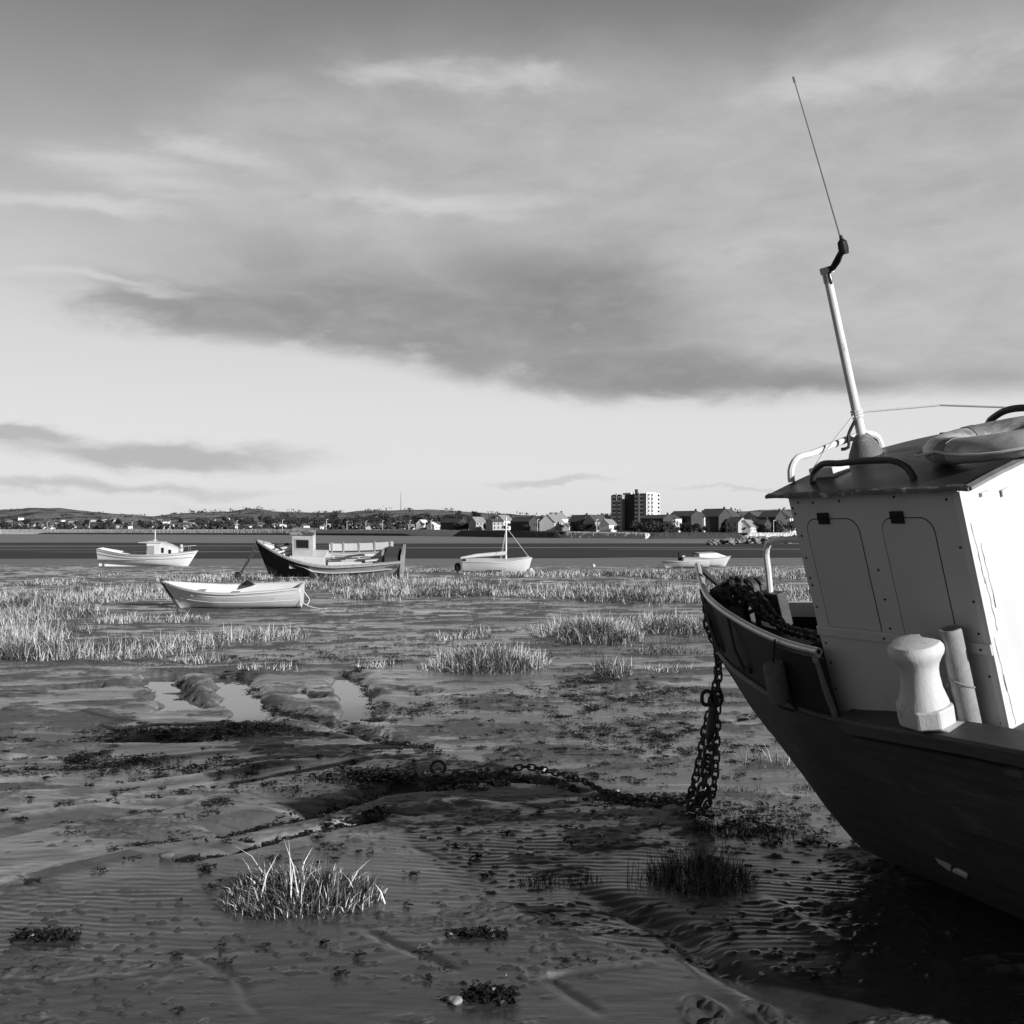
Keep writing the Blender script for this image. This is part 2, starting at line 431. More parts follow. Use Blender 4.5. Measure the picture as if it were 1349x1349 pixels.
def waters():
    mb = MB(); mb.add([(-8, 11.2, WATER_Z), (4, 11.2, WATER_Z), (4, 18, WATER_Z), (-8, 18, WATER_Z)], [(0, 1, 2, 3)])
    prop(mb.build('puddle_water', water_mat('still_water', .03, 6, (1, 1, 1), .03, .003, .16)), kind='structure')
    # the tidal channel: a low sheet of rippled water between mud banks
    wm = M('channel_silt', .036, .7, .9, .05, (.12, 1, 1), stain=.13, stain_at=(.54, .68), stain_scale=.06, bump=0, spec=.2)
    L = [(-900, 365), (-300, 385), (-60, 372), (40, 352), (130, 330), (420, 300)]
    N = [(-900, 150), (-110, 150), (-45, 140), (10, 160), (60, 175), (420, 185)]
    xs = np.linspace(-900, 420, 90)
    f = np.interp(xs, *zip(*L)) + 10 * np.sin(xs * .03) ; n = np.interp(xs, *zip(*N)) + 4 * np.sin(xs * .11) + 3 * np.sin(xs * .37)
    V = [(x, a, -1.93 if a > 160 else -1.93) for x, a in zip(xs, n)] + [(x, a, -1.93) for x, a in zip(xs, f)]
    k = len(xs)
    mb = MB(); mb.add(V, [(i, i + 1, k + i + 1, k + i) for i in range(k - 1)])
    prop(mb.build('channel_water', wm), kind='structure')
    # pale wet sand bar beyond the channel
    wm2 = M('pale_sand', .30, .6, .3, .03, (.1, 1, 1), bump=0)
    def bar(name, x0, x1, y, w):
        xs = np.linspace(x0, x1, 40); c = y + 9 * np.sin(xs * .012); ww = w * np.sin(np.linspace(0.03, math.pi - .03, 40)) ** .5
        mb = MB(); mb.add([(a, b - d, -1.9) for a, b, d in zip(xs, c, ww)] + [(a, b + d, -1.9) for a, b, d in zip(xs, c, ww)], [(i, i + 1, 41 + i, 40 + i) for i in range(39)])
        prop(mb.build(name, wm2), kind='structure')
    bar('sand_bar', -60, 40, 425, 13)
    bar('sand_bar', -200, -40, 300, 7); bar('sand_bar', -330, -150, 205, 3); bar('sand_bar', -90, -20, 215, 3); bar('sand_bar', 20, 120, 235, 4)
    bar('sand_bar', -420, -60, 250, 5)
    bar('sand_bar', -50, 60, 262, 5)

# ------------------------------------------------------------------ sky, sun, camera
SUN_AZ, SUN_EL = R(-43), R(17)          # direction towards the sun, azimuth from +X
def sky():
    w = bpy.data.worlds.new("World"); SC.world = w; w.use_nodes = True; t = w.node_tree
    bg = t.nodes['Background']; bg.inputs['Strength'].default_value = .1
    st = t.nodes.new('ShaderNodeTexSky'); st.sky_type = 'NISHITA'; st.sun_disc = False
    st.sun_elevation = SUN_EL; st.sun_rotation = R(90) - SUN_AZ
    bw = t.nodes.new('ShaderNodeRGBToBW'); t.links.new(st.outputs[0], bw.inputs[0])
    tc = t.nodes.new('ShaderNodeTexCoord'); sp = t.nodes.new('ShaderNodeSeparateXYZ'); t.links.new(tc.outputs['Generated'], sp.inputs[0])
    x, y, z = (X(t, sp.outputs[i]) for i in range(3))
    az = x._m('ARCTAN2', y); el = z._m('ARCSINE')
    def sk(px, py):
        a = math.atan((px - CX) / FPX); return a, math.atan((HOR - py) / FPX * math.cos(a))
    def ramp(xv, pts, lo, hi):
        r = t.nodes.new('ShaderNodeValToRGB'); e = r.color_ramp
        f = (xv - lo) / (hi - lo); t.links.new(f.v, r.inputs[0])
        while len(e.elements) < len(pts): e.elements.new(.5)
        for q, (p, v) in zip(e.elements, sorted(pts)):
            q.position = (p - lo) / (hi - lo); q.color = (v, v, v, 1)
        return X(t, r.outputs[0])
    cv = t.nodes.new('ShaderNodeCombineXYZ')
    t.links.new(az.v, cv.inputs[0]); t.links.new(el.v, cv.inputs[1])
    def n(sx, sy, scale, detail=6, rough=.55, dist=.3, rot=-.1):
        mp = t.nodes.new('ShaderNodeMapping'); mp.inputs['Scale'].default_value = (sx, sy, 1); mp.inputs['Rotation'].default_value = (0, 0, rot)
        t.links.new(cv.outputs[0], mp.inputs[0]); return noise(t, mp.outputs[0], scale, detail, rough, dist)
    na = n(1, 2.2, 5, 8, .6); nb = n(1, 2.6, 13, 8, .62, .3, -.16); nc = n(1, 3.6, 6, 8, .64, .5, .12); nd = n(1, 1.6, 3, 4, .5)
    base = ramp(el, [(-.1, .30), (0, .72), (.05, .77), (.10, .76), (.17, .69), (.24, .57), (.30, .45), (.36, .34), (.43, .23), (.55, .14), (.8, .07), (1.5, .05)], -.1, 1.5)
    wu = az + (na - .5) * .16 + (nb - .5) * .05; wv = el + (nd - .5) * .07 + (nb - .5) * .03
    def blob(px, py, a, b, rot=0.0, pw=1.0, soft=1.0):
        u0, v0 = sk(px, py); a /= FPX; b /= FPX; c, s = math.cos(R(rot)), math.sin(R(rot))
        du = wu - u0; dv = wv - v0
        p = (du * c + dv * s) / a; q = (dv * c - du * s) / b
        d = p * p + q * q
        return (d * -soft)._m('EXPONENT')
    def union(*bs):
        r = bs[0]
        for q in bs[1:]: r = r._m('MAXIMUM', q)
        return r
    # lower edge of the main cloud
    line = ramp(az, [(sk(px, py)[0], sk(px, py)[1] * 2) for px, py in [(-200, 400), (100, 443), (330, 462), (500, 484), (640, 520), (800, 543), (950, 546), (1150, 530), (1400, 522)]], -.75, .75) * .5
    cut = (el + (nb - .5) * .012 + (na - .5) * .012 - line).step(-.006, .022)
    veil = union(blob(760, 270, 620, 190, -3), blob(330, 300, 260, 90, 4) * .7, blob(1220, 190, 330, 170, 10), blob(1100, 430, 420, 120)) * ((na - .5) * 1.1 + .95)
    veil = veil.step(.18, .75) * cut
    col = base.mix((nc - .5) * .20 + (nb - .5) * .26 + .485, veil * .85)
    dark = union(blob(330, 415, 250, 46, -3), blob(560, 430, 330, 84, -7), blob(740, 400, 210, 95, -8), blob(820, 495, 230, 52, -5), blob(1010, 505, 170, 34) * .75, blob(390, 345, 150, 50, -4) * .6)
    dark = (dark * ((nb - .5) * 1.3 + 1.0 + (nc - .5) * .9)).step(.18, .86) * cut
    col = col.mix((na - .5) * .22 + (nb - .5) * .28 + .275, dark * .88)
    rt = (union(blob(1290, 510, 190, 34), blob(1120, 512, 120, 18)) * ((nb - .5) * 1.6 + 1)).step(.25, .9) * cut
    col = col.mix(.27, rt * .6)
    ll = (union(blob(200, 588, 230, 20, -1), blob(20, 566, 150, 12, -3), blob(90, 632, 330, 10) * .6) * ((nc - .5) * 1.5 + 1)).step(.15, .9)
    col = col.mix(.36, ll * .7)
    lo2 = (union(blob(720, 646, 90, 6), blob(950, 655, 120, 4) * .7, blob(250, 655, 200, 8) * .4) * ((nb - .5) * 1.0 + 1)).step(.2, .9)
    col = col.mix(.52, lo2 * .6)
    wisp = (union(blob(90, 283, 180, 13, 5), blob(270, 205, 120, 22, -8) * .8, blob(140, 372, 140, 9, -2), blob(620, 100, 260, 26, -4) * .8, blob(1180, 110, 240, 40, 6) * .7, blob(560, 260, 200, 20) * .8, blob(180, 235, 170, 40, -6) * .7, blob(930, 330, 180, 22) * .5) * ((nc - .5) * 2.4 + .9)).step(.2, 1.0)
    col = col.mix(.70, wisp * .7)
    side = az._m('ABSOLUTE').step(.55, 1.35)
    col = col * (1 - side * .62)  # unseen sky beyond the view darkened to deepen the shaded faces
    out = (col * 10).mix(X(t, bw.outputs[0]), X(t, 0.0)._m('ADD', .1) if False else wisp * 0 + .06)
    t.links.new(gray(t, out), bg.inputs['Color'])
    # sun
    l = bpy.data.lights.new('sun', 'SUN'); l.energy = 5.0; l.angle = R(.6); l.color = (1, 1, 1)
    o = bpy.data.objects.new('sun', l); COL.objects.link(o)
    d = Vector((math.cos(SUN_EL) * math.cos(SUN_AZ), math.cos(SUN_EL) * math.sin(SUN_AZ), math.sin(SUN_EL)))
    o.rotation_euler = d.to_track_quat('Z', 'Y').to_euler(); o.location = (20, -20, 20)
    c = bpy.data.cameras.new('camera'); c.sensor_width = 36; c.lens = 36 * FPX / 1349; c.shift_y = (HOR - 674.5) / 1349
    c.clip_start = .05; c.clip_end = 20000
    co = bpy.data.objects.new('camera', c); COL.objects.link(co); co.location = (0, 0, EYE); co.rotation_euler = (R(90), 0, 0)
    SC.camera = co
    SC.view_settings.view_transform = 'Standard'; SC.view_settings.look = 'None'; SC.view_settings.exposure = 0; SC.view_settings.gamma = 1
    SC.cycles.max_bounces = 5; SC.cycles.diffuse_bounces = 2; SC.cycles.glossy_bounces = 3

# ------------------------------------------------------------------ the near fishing boat
Fv = Vector((-711 / FPX, 1, 0)).normalized()
Vh = Vector((-Fv.y, Fv.x, 0)); HEEL = R(16.5)
Vv = Vh * math.cos(HEEL) - Vector((0, 0, 1)) * math.sin(HEEL)
Wv = Vector((0, 0, 1)) * math.cos(HEEL) + Vh * math.sin(HEEL)
KP = Vector((2.3318, 6.8047, -.01))
BM = Matrix(((Fv.x, Vv.x, Wv.x, KP.x), (Fv.y, Vv.y, Wv.y, KP.y), (Fv.z, Vv.z, Wv.z, KP.z), (0, 0, 0, 1)))
AX = [-4.0, -3.6, -3.0, -1.96, -1.69, -1.34, -.713, -.209, .42, .876, 1.139, 1.25]
BB = [.60, .70, .82, .885, .872, .835, .700, .623, .414, .217, .075, .0]
SS = [1.50, 1.48, 1.45, 1.41, 1.40, 1.365, 1.276, 1.265, 1.255, 1.25, 1.25, 1.25]
KA = [-4.0, -3.0, 0, .19, .40, .685, .95, 1.06, 1.16, 1.25]
KC = [.10, .02, 0, .12, .32, .576, .80, .98, 1.12, 1.245]
def Bh(a): return max(0.0, float(np.interp(a, AX, BB)) * .4 + .6 * float(ci(a, AX, BB)))
def Sh(a): return float(ci(a, AX, SS))
def Kh(a): return float(np.interp(a, KA, KC))
RAIL = [(1.262, 0.0, 1.855), (1.20, .045, 1.80), (1.10, .11, 1.765), (1.0, .175, 1.74), (.56, .385, 1.70), (.287, .47, 1.672), (0, .555, 1.655), (-.42, .655, 1.642), (-.64, .69, 1.645)]
STB = lambda a: 1.47 + .06 * max(0, a)
def rail_c(a): return float(np.interp(a, [p[0] for p in RAIL][::-1], [p[2] for p in RAIL][::-1]))

def rrect(x0, x1, y0, y1, r, n=5, low_r=None):
    lr = r if low_r is None else low_r; P = []
    for cx, cy, a0, q in ((x1 - r, y1 - r, 0, r), (x0 + r, y1 - r, 90, r), (x0 + lr, y0 + lr, 180, lr), (x1 - lr, y0 + lr, 270, lr)):
        for k in range(n + 1):
            a = R(a0 + 90 * k / n); P.append((cx + q * math.cos(a), cy + q * math.sin(a)))
    return P

def fishing_boat():
    T = empty('fishing_boat', 'heeled fishing boat with dark hull and boarded up white wheelhouse at right', 'fishing boat', mat=BM)
    # hull, lapped strakes
    NS = 8
    st = np.concatenate([np.linspace(-4, -1, 16), np.linspace(-.85, 1.0, 19), np.linspace(1.05, 1.245, 7)])
    rings = []
    for a in st:
        B, S, K = Bh(a), Sh(a), Kh(a); p = float(np.interp(a, [-4, -1.5, 0, .7, 1.25], [.55, .50, .62, .85, 1.0])); side = []
        for k in range(NS + 1):
            s = k / NS
            b = .022 + (B - .022) * s ** p if B > .03 else .022 + (B - .022) * s
            b = max(b, .012); c = K + (S - K) * s ** 1.06
            if 0 < k < NS: side.append((b, c)); side.append((b + .027 * min(1, B * 3), c - .006))
            else: side.append((b, c))
        rings.append([Vector((a, -b, c)) for b, c in side[::-1]] + [Vector((a, b, c)) for b, c in side])
    mb = MB(); mb.rings(rings, closed=False, caps=False)
    for r in (rings[0],): mb.add(r, [tuple(range(len(r)))])
    mb.build('hull', HULLDARK, T, smooth=True, sharp=28)
    # keel and stem timber
    mb = MB(); kp = [(a, Kh(a)) for a in np.linspace(-3.8, 1.25, 40)] + [(1.262, 1.4), (1.265, 1.62)]
    mb.rings([[Vector((a, -.035, c + .06)), Vector((a + .015, -.028, c - .03)), Vector((a + .015, .028, c - .03)), Vector((a, .035, c + .06))] for a, c in kp], True, True)
    mb.build('stem', HULLDARK, T, smooth=True)
    # pale bare spot near the bilge
    def hull_pt(a, s, off=.006):
        B, S, K = Bh(a), Sh(a), Kh(a); p = float(np.interp(a, [-4, -1.5, 0, .7, 1.25], [.55, .50, .62, .85, 1.0]))
        return Vector((a, .022 + (B - .022) * s ** p + .016 + off, K + (S - K) * s ** 1.06 - off))
    def decal(name, a0, s0, da, ds, m, seed):
        rr = random.Random(seed); pts = [(a0 + da * math.cos(q) * rr.uniform(.6, 1.1), s0 + ds * math.sin(q) * rr.uniform(.6, 1.1)) for q in np.linspace(0, 2 * math.pi, 13)[:-1]]
        mb = MB(); c = hull_pt(a0, s0); vs = [c] + [hull_pt(*p) for p in pts] + [hull_pt(p[0], p[1], -.01) for p in pts]; n = len(pts)
        mb.add(vs, [(0, 1 + i, 1 + (i + 1) % n) for i in range(n)] + [(1 + i, 1 + n + i, 1 + n + (i + 1) % n, 1 + (i + 1) % n) for i in range(n)])
        return mb.build(name, m, T)
    d = decal('bare_patch', -.93, .35, .06, .042, PATCH, 3); d['label'] = 'pale flaked patch on the dark bilge'
    decal('bare_patch', -1.03, .318, .075, .016, PATCH, 4)
    # deck
    mb = MB(); da = [a for a in np.linspace(-3.95, 1.2, 40)]
    mb.rings([[Vector((a, b, Sh(a) - .05)) for b in np.linspace(-Bh(a) * .97, Bh(a) * .97, 7)] for a in da], closed=False, caps=False)
    mb.build('deck', M('deck_paint', .06, .6, .5, 8, stain=.12, stain_at=(.6, .7)), T)
    # bulwark plates both sides (port face is what the camera sees), rub rail and worn capping
    for sg in (1, -1):
        aa = np.linspace(1.245, -.66, 36); rg = []
        for a in aa:
            b = max(Bh(a), .012); top = rail_c(a) - .035 if sg > 0 else STB(a)
            rg.append([Vector((a, sg * (b - .004), Sh(a) - .02)), Vector((a, sg * (b + .012 if a < 1.1 else b), top)), Vector((a, sg * max(b - .012, .002), top)), Vector((a, sg * max(b - .03, .001), Sh(a) - .02))])
        mb = MB(); mb.rings(rg, True, True); mb.build('bulwark', BULWARK, T, smooth=True, bevel=0)
        mb = MB(); mb.tube([(a, sg * (max(Bh(a), .01) + .010), Sh(a) + .004) for a in np.linspace(1.25, -.72, 40)], .017, 7)
        mb.build('rub_rail', M('rub_rail_paint', .06, .45, .5, 12, stain=.16, stain_at=(.55, .7)), T, smooth=True)
        aa = np.linspace(-.69, -3.98, 44); rg = []
        for i, a in enumerate(aa):
            b = Bh(a); c = Sh(a)
            rg.append([Vector((a, sg * (b - .15), c - .03)), Vector((a, sg * (b - .15), c + .028)), Vector((a, sg * (b + .016), c + .024)), Vector((a, sg * (b + .03), c + .012)), Vector((a, sg * (b + .03), c - .045)), Vector((a, sg * (b + .004), c - .06))])
        mb = MB(); mb.rings(rg, True, True); mb.build('capping', CAPWOOD, T, smooth=True)
    mb = MB(); mb.rings([[Vector((a, Bh(a) + .005, Sh(a) - .085 + dz)) if k < 2 else Vector((a, Bh(a) + .022, Sh(a) - .085 + dz)) for k, dz in ((0, .02), (1, -.02), (2, -.016), (3, .016))] for a in np.linspace(-.8, -3.9, 40)], True, True)
    mb.build('rubbing_strake', M('strake_dark', .04, .6, .5, 12, stain=.1), T, smooth=True)
    # bow rail: one open ended tube each side
    for sg in (1,):
        pts = bez([(a, sg * b, c) for a, b, c in RAIL], 44)
        mb = MB(); mb.tube(pts, .021, 10, caps=False)
        e, d = pts[-1], (pts[-1] - pts[-2]).normalized()
        def ring(cn, r): 
            u = Vector((0, 0, 1)).cross(d).normalized(); w = d.cross(u)
            return [cn + (u * math.cos(2 * math.pi * k / 10) + w * math.sin(2 * math.pi * k / 10)) * r for k in range(10)]
        mb.rings([ring(e - d * .004, .021), ring(e + d * .002, .023), ring(e + d * .002, .013)], True, False)
        mb.rings([ring(e + d * .002, .013), ring(e - d * .06, .012)], True, True, mi=1)
        mb.build('bow_rail', [M('rail_tube', .55, .3, .3, 18, metal=.3, stain=.1, stain_at=(.62, .72), stain_scale=12), GROOVE], T, smooth=True)
        for a in (1.02, .45):
            b = float(np.interp(a, [p[0] for p in RAIL][::-1], [p[1] for p in RAIL][::-1])); c = rail_c(a)
            a2 = a - .10
            mb = MB(); mb.tube([(a, sg * (b + .012), c - .02), (a - .05, sg * (Bh(a - .05) + .05), (c + Sh(a)) / 2), (a2 , sg * (Bh(a2) + .035), Sh(a2) + .10)], .012, 8)
            mb.box(a2 - .05, a2 + .05, sg * (Bh(a2) + .02) - .012, sg * (Bh(a2) + .02) + .012, Sh(a2) + .07, Sh(a2) + .11)
            mb.build('stanchion', DARKMET, T, smooth=True)
        e = RAIL[-1]
        mb = MB(); mb.tube([(e[0] + .02, sg * (e[1] + .005), e[2] - .03), (e[0] - .01, sg * (e[1] + .02), 1.45), (e[0] - .035, sg * (Bh(e[0]) + .015), Sh(e[0]) + .02)], .017, 8)
        mb.lathe([(.024, 0), (.024, .03)], 10, Matrix.Translation((e[0] + .02, sg * (e[1] + .005), e[2] - .055)), mi=1)
        mb.build('stanchion', [M('stanchion_tube', .2, .4, .4, 16, metal=.3), STEEL], T, smooth=True)
    mb = MB(); mb.tube(bez([(1.262, 0, 1.852), (1.215, -.035, 1.76), (1.13, -.09, 1.64), (1.06, -.13, 1.54)], 12), .021, 9); mb.build('bow_rail', DARKMET, T, smooth=True)
    # foredeck gear
    mb = MB(); mb.rings([[Vector((a, -sg * Bh(a) * .92, c)) for sg, c in ((1, STB(a) + .015), (1, STB(a) - .085))] + [Vector((a, -Bh(a) * .92 + .03, STB(a) - .085)), Vector((a, -Bh(a) * .92 + .03, STB(a) + .015))] for a in np.linspace(.85, -.62, 14)], True, True)
    mb.build('capping_board', WHITE_OLD, T)
    mb = MB(); mb.box(-.45, -.02, -.48, -.12, 1.2, 1.52); mb.build('deck_locker', WHITE_OLD, T, bevel=.01)
    mb = MB(); mb.box(.15, .95, -.14, .14, 1.21, 1.40); mb.add([(.95, -.12, 1.3), (.95, .12, 1.3), (1.2, .03, 1.62), (1.2, -.03, 1.62), (.6, .12, 1.40), (.6, -.12, 1.40)], [(0, 1, 2, 3), (1, 4, 2), (0, 3, 5), (4, 5, 3, 2)]); mb.build('winch_bed', DARKMET, T)
    mb = MB(); rm = Matrix.Translation((.93, 0, 1.64)) @ Matrix.Rotation(R(90), 4, 'X')
    mb.lathe([(.03, -.16), (.085, -.16), (.085, -.12), (.055, -.11), (.055, .11), (.085, .12), (.085, .16), (.03, .16)], 16, rm)
    mb.lathe([(.04, .16), (.04, .2), (.065, .2), (.065, .24)], 12, rm)
    for s in (-.19, .19): mb.box(.85, 1.0, s - .015, s + .015, 1.35, 1.66)
    mb.box(.78, .84, -.02, .02, 1.35, 1.66)
    mb.build('windlass', RUST, T, smooth=True)
    mb = MB(); mb.tube(bez([(.735, -.15, 1.62), (.70, -.15, 1.78), (.665, -.15, 1.93), (.63, -.15, 1.97), (.56, -.15, 1.985), (.1, -.15, 1.99), (-.57, -.15, 1.99)], 30), .021, 9)
    mb.build('foredeck_hoop', M('white_tube', .75, .4, .1, 12), T, smooth=True)
    mb = MB(); mb.box(.62, .84, -.19, -.11, 1.40, 1.63); mb.build('hoop_foot', DARKMET, T, bevel=.006)
    mb = MB(); mb.tube([(.60, .10, 1.45), (.58, .10, 1.68)], .018, 7); mb.tube([(.59, .04, 1.60), (.59, .16, 1.60)], .014, 6); mb.build('mooring_cleat', RUST, T, smooth=True)
    # wheelhouse
    x0, x1, hb, z0, z1 = -1.67, -.572, .60, 1.16, 2.474
    H = MB(); H.box(x0, x1, -hb, hb, z0, z1)
    PS = Matrix(((1, 0, 0, 0), (0, 0, 1, hb), (0, 1, 0, 0), (0, 0, 0, 1)))     # plate space on the port wall: x=a, y=c, z outwards
    SB = Matrix(((1, 0, 0, 0), (0, 0, -1, -hb), (0, 1, 0, 0), (0, 0, 0, 1)))
    AF = Matrix(((0, 0, -1, x0), (1, 0, 0, 0), (0, 1, 0, 0), (0, 0, 0, 1)))    # aft wall: x=b, y=c
    for (a, c) in [(-.59, 2.40), (-.60, 2.37), (-.61, 2.25), (-.605, 2.13), (-.60, 2.02), (-.605, 1.98), (-.60, 1.86), (-.605, 1.66), (-.61, 1.55), (-.60, 1.4), (-.64, 2.43), (-.75, 2.425), (-.94, 2.43), (-1.10, 2.08), (-1.10, 1.93), (-1.09, 1.78), (-1.05, 1.73), (-1.09, 1.71), (-1.60, 2.42), (-1.62, 2.2), (-1.63, 1.95), (-1.62, 1.80), (-1.625, 1.73), (-1.63, 1.6), (-1.64, 1.38), (-1.3, 2.44)]:
        H.lathe([(.006, 0), (.006, .0175 if 1.70 < c < 1.76 else .003)], 8, PS @ Matrix.Translation((a, c, 0)), mi=1)
    wh = H.build('wheelhouse', [WHITE, GROOVE], T)
    for mt, lab in ((PS, 1), (SB, 0)):
        for (a0, a1, h0) in ((-1.03, -.665, -.845), (-1.495, -1.185, -1.335)):
            mb = MB(); mb.plate(rrect(a0, a1, 1.762, 2.337, .07, 6, .004), 0, .0022, mt); pc = mb.build('window_cover', M('cover_paint', .62, .5, .09, 3, (2.5, 2.5, .4), stain=.54, stain_at=(.56, .8), bump=.1), wh)
            mb = MB(); mb.plate(rrect(a0 - .0045, a1 + .0045, 1.761, 2.3415, .073, 6, .004), 0, .0012, mt); mb.build('gasket', GROOVE, pc)
            mb = MB(); mb.plate([(h0, 2.315), (h0 + .075, 2.315), (h0 + .075, 2.342), (h0, 2.342)], .0022, .012, mt); mb.plate([(h0, 2.346), (h0 + .075, 2.346), (h0 + .075, 2.372), (h0, 2.372)], 0, .012, mt)
            mb.tube([mt @ Vector((h0, 2.344, .012)), mt @ Vector((h0 + .075, 2.344, .012))], .006, 6); mb.build('hinge', BLACK, pc)
        mb = MB(); mb.plate([(x0 - .01, 1.705), (x1, 1.705), (x1, 1.757), (x0 - .01, 1.757)], 0, .014, mt); mb.build('moulding', WHITE, wh, bevel=.004)
        mb = MB(); mb.plate([(x0 - .003, z0), (x0 + .028, z0), (x0 + .028, z1 - .01), (x0 - .003, z1 - .01)], 0, .006, mt); mb.build('corner_strip', WHITE_OLD, wh, bevel=.002)
    # aft wall joinery: corner post with splits, door, small brackets
    for s in (1, -1):
        mb = MB(); mb.plate([(s * .585, z0), (s * .605, z0), (s * .605, z1 - .02), (s * .585, z1 - .02)][::s], 0, .012, AF); mb.build('corner_post', EDGEM if False else WHITE_OLD, wh, bevel=.003)
    mb = MB(); mb.plate(rrect(-.42, .18, 1.0 + .2, 2.36, .05), 0, .018, AF); dr = mb.build('door', WHITE_OLD, wh, bevel=.004)
    mb = MB(); mb.tube([AF @ Vector((.12, 1.72, .018)), AF @ Vector((.12, 1.72, .05)), AF @ Vector((.02, 1.72, .05))], .009, 7); mb.build('handle', DARKMET, dr)
    mb = MB(); mb.box(x0 - .014, x0, .425, .475, 2.395, 2.412, 0); mb.build('roof_bracket', WHITE_OLD, wh)
    for bq in (-.35, .30): mb = MB(); mb.plate([(bq, 2.36), (bq + .05, 2.36), (bq + .05, 2.39), (bq, 2.39)], .0, .012, AF); mb.build('hinge', WHITE_OLD, dr)
    rr0 = random.Random(12)
    for c0, c1, b0 in ((2.30, 2.02, .565), (2.05, 1.80, .55), (1.78, 1.52, .57), (1.60, 1.36, .56), (2.20, 1.9, .53)):
        n_ = 9; L_ = [(b0 + rr0.uniform(-.003, .003) - .012 * k / n_, c0 + (c1 - c0) * k / n_) for k in range(n_ + 1)]; w_ = [max(.0003, rr0.uniform(-.001, .0022)) for _ in L_]
        mb = MB(); mb.plate([(p[0] - w, p[1]) for p, w in zip(L_, w_)] + [(p[0] + w, p[1]) for p, w in zip(L_[::-1], w_[::-1])], 0, .0015, AF); mb.build('paint_crack', GROOVE, wh)
    # forward windows (seen only from the bow side)
    mb = MB(); FW = Matrix(((0, 0, 1, x1), (1, 0, 0, 0), (0, 1, 0, 0), (0, 0, 0, 1)))
    mb.plate(rrect(-.5, -.05, 1.8, 2.33, .06), 0, .008, FW); mb.plate(rrect(.05, .5, 1.8, 2.33, .06), 0, .008, FW); mb.build('front_window', GLASS, wh)
    # roof: cambered, overhanging, flaking edge
    def rc(b): return 2.478 + .036 * (1 - (b / .66) ** 2)
    bs = np.linspace(-.665, .665, 15); aa = np.linspace(-.475, -1.79, 14)
    fr = lambda a, b: a - (.0)
    top = [[Vector((a + .03 * (1 - abs(b) / .66) * (1 if a > -.5 else 0), b, rc(b) + .010)) for b in bs] for a in aa]; bot = [[Vector((a, b * .99, rc(b) - .006)) for b in bs] for a in aa]
    mb = MB(); mb.rings([t_ + b_[::-1] for t_, b_ in zip(top, bot)], True, True); rf = mb.build('roof', ROOFM, T, smooth=True, sharp=50)
    mb = MB(); rr = random.Random(5)
    for sg in (1, -1):
        pts = [(a, sg * (.668 + rr.uniform(-.004, .004)), rc(.665) + .006 + rr.uniform(-.004, .004)) for a in np.linspace(-.485, -1.79, 34)]
        mb.rings([[Vector((p[0], p[1] + sg * dy, p[2] + dz)) for dy, dz in ((0, -.012), (.008, -.010), (.009, .002), (0, .008), (-.02, .012), (-.02, -.010))] for p in pts], True, True)
    mb.build('roof_edging', EDGEM, rf)
    mb = MB()
    pts = [(-1.792 + rr.uniform(-.003, .003), b, rc(b) + .004) for b in np.linspace(-.66, .66, 26)]
    mb.rings([[Vector((p[0] + dx, p[1], p[2] + dz)) for dx, dz in ((.02, -.010), (-.008, -.010), (-.009, .004), (.02, .013))] for p in pts], True, True)
    mb.build('roof_edging', M('grey_aft_edging', .22, .7, .5, 14, stain=.6, stain_at=(.58, .64), stain_scale=9), rf)
    def handle(pts, r, m): mb = MB(); mb.tube(bez(pts, 28), r, 9); mb.build('grab_rail', m, rf, smooth=True)
    handle([(-.665, .5, 2.50), (-.685, .5, 2.555), (-.74, .5, 2.592), (-.9, .5, 2.598), (-1.15, .5, 2.598), (-1.26, .5, 2.586), (-1.32, .5, 2.55), (-1.345, .5, 2.50)], .0165, M('dark_tube', .05, .3, .3, 12))
    handle([(-.47, .47, 2.51), (-.47, .455, 2.575), (-.47, .41, 2.618), (-.47, .3, 2.620), (-.47, 0, 2.632), (-.47, -.12, 2.628), (-.47, -.19, 2.59), (-.47, -.205, 2.53)], .019, M('white_tube', .75, .4, .1, 12))
    handle([(-1.1, -.32, 2.52), (-1.11, -.32, 2.58), (-1.17, -.32, 2.615), (-1.5, -.32, 2.62), (-1.7, -.32, 2.60), (-1.74, -.32, 2.52)], .018, M('dark_tube', .05, .3, .3, 12))
    mb = MB(); mb.box(-.74, -.56, .30, .42, 2.51, 2.565); mb.build('vent_box', WHITE_OLD, rf, bevel=.008)
    # mast with collar, bracket, aerial
    mb = MB(); mb.tube([(-.555, 0, 2.52), (-.556, 0, 2.75), (-.562, 0, 3.53)], [.028, .026, .022], 12); ms = mb.build('mast', M('mast_paint', .70, .45, .2, 10, (1, 1, .3), stain=.3, stain_at=(.6, .7), stain_scale=8), T, smooth=True)
    mb = MB(); mb.lathe([(.095, 2.525), (.088, 2.55), (.045, 2.635), (.030, 2.65)], 18, Matrix.Translation((-.555, 0, 0))); mb.build('mast_collar', EDGEM, ms, smooth=True)
    mb = MB(); mb.lathe([(.026, 3.48), (.026, 3.53), (.0, 3.53)], 12, Matrix.Translation((-.562, 0, 0))); mb.box(-.60, -.535, -.018, .018, 3.53, 3.565); mb.build('mast_cap', DARKMET if False else STEEL, ms)
    mb = MB(); mb.tube([(-.575, 0, 3.54), (-.62, 0, 3.555), (-.69, 0, 3.61), (-.71, 0, 3.625)], .017, 7); mb.tube(bez([(-.60, .02, 3.47), (-.60, .02, 3.53), (-.63, .02, 3.54), (-.70, .02, 3.58), (-.715, .01, 3.62)], 12), .007, 6)
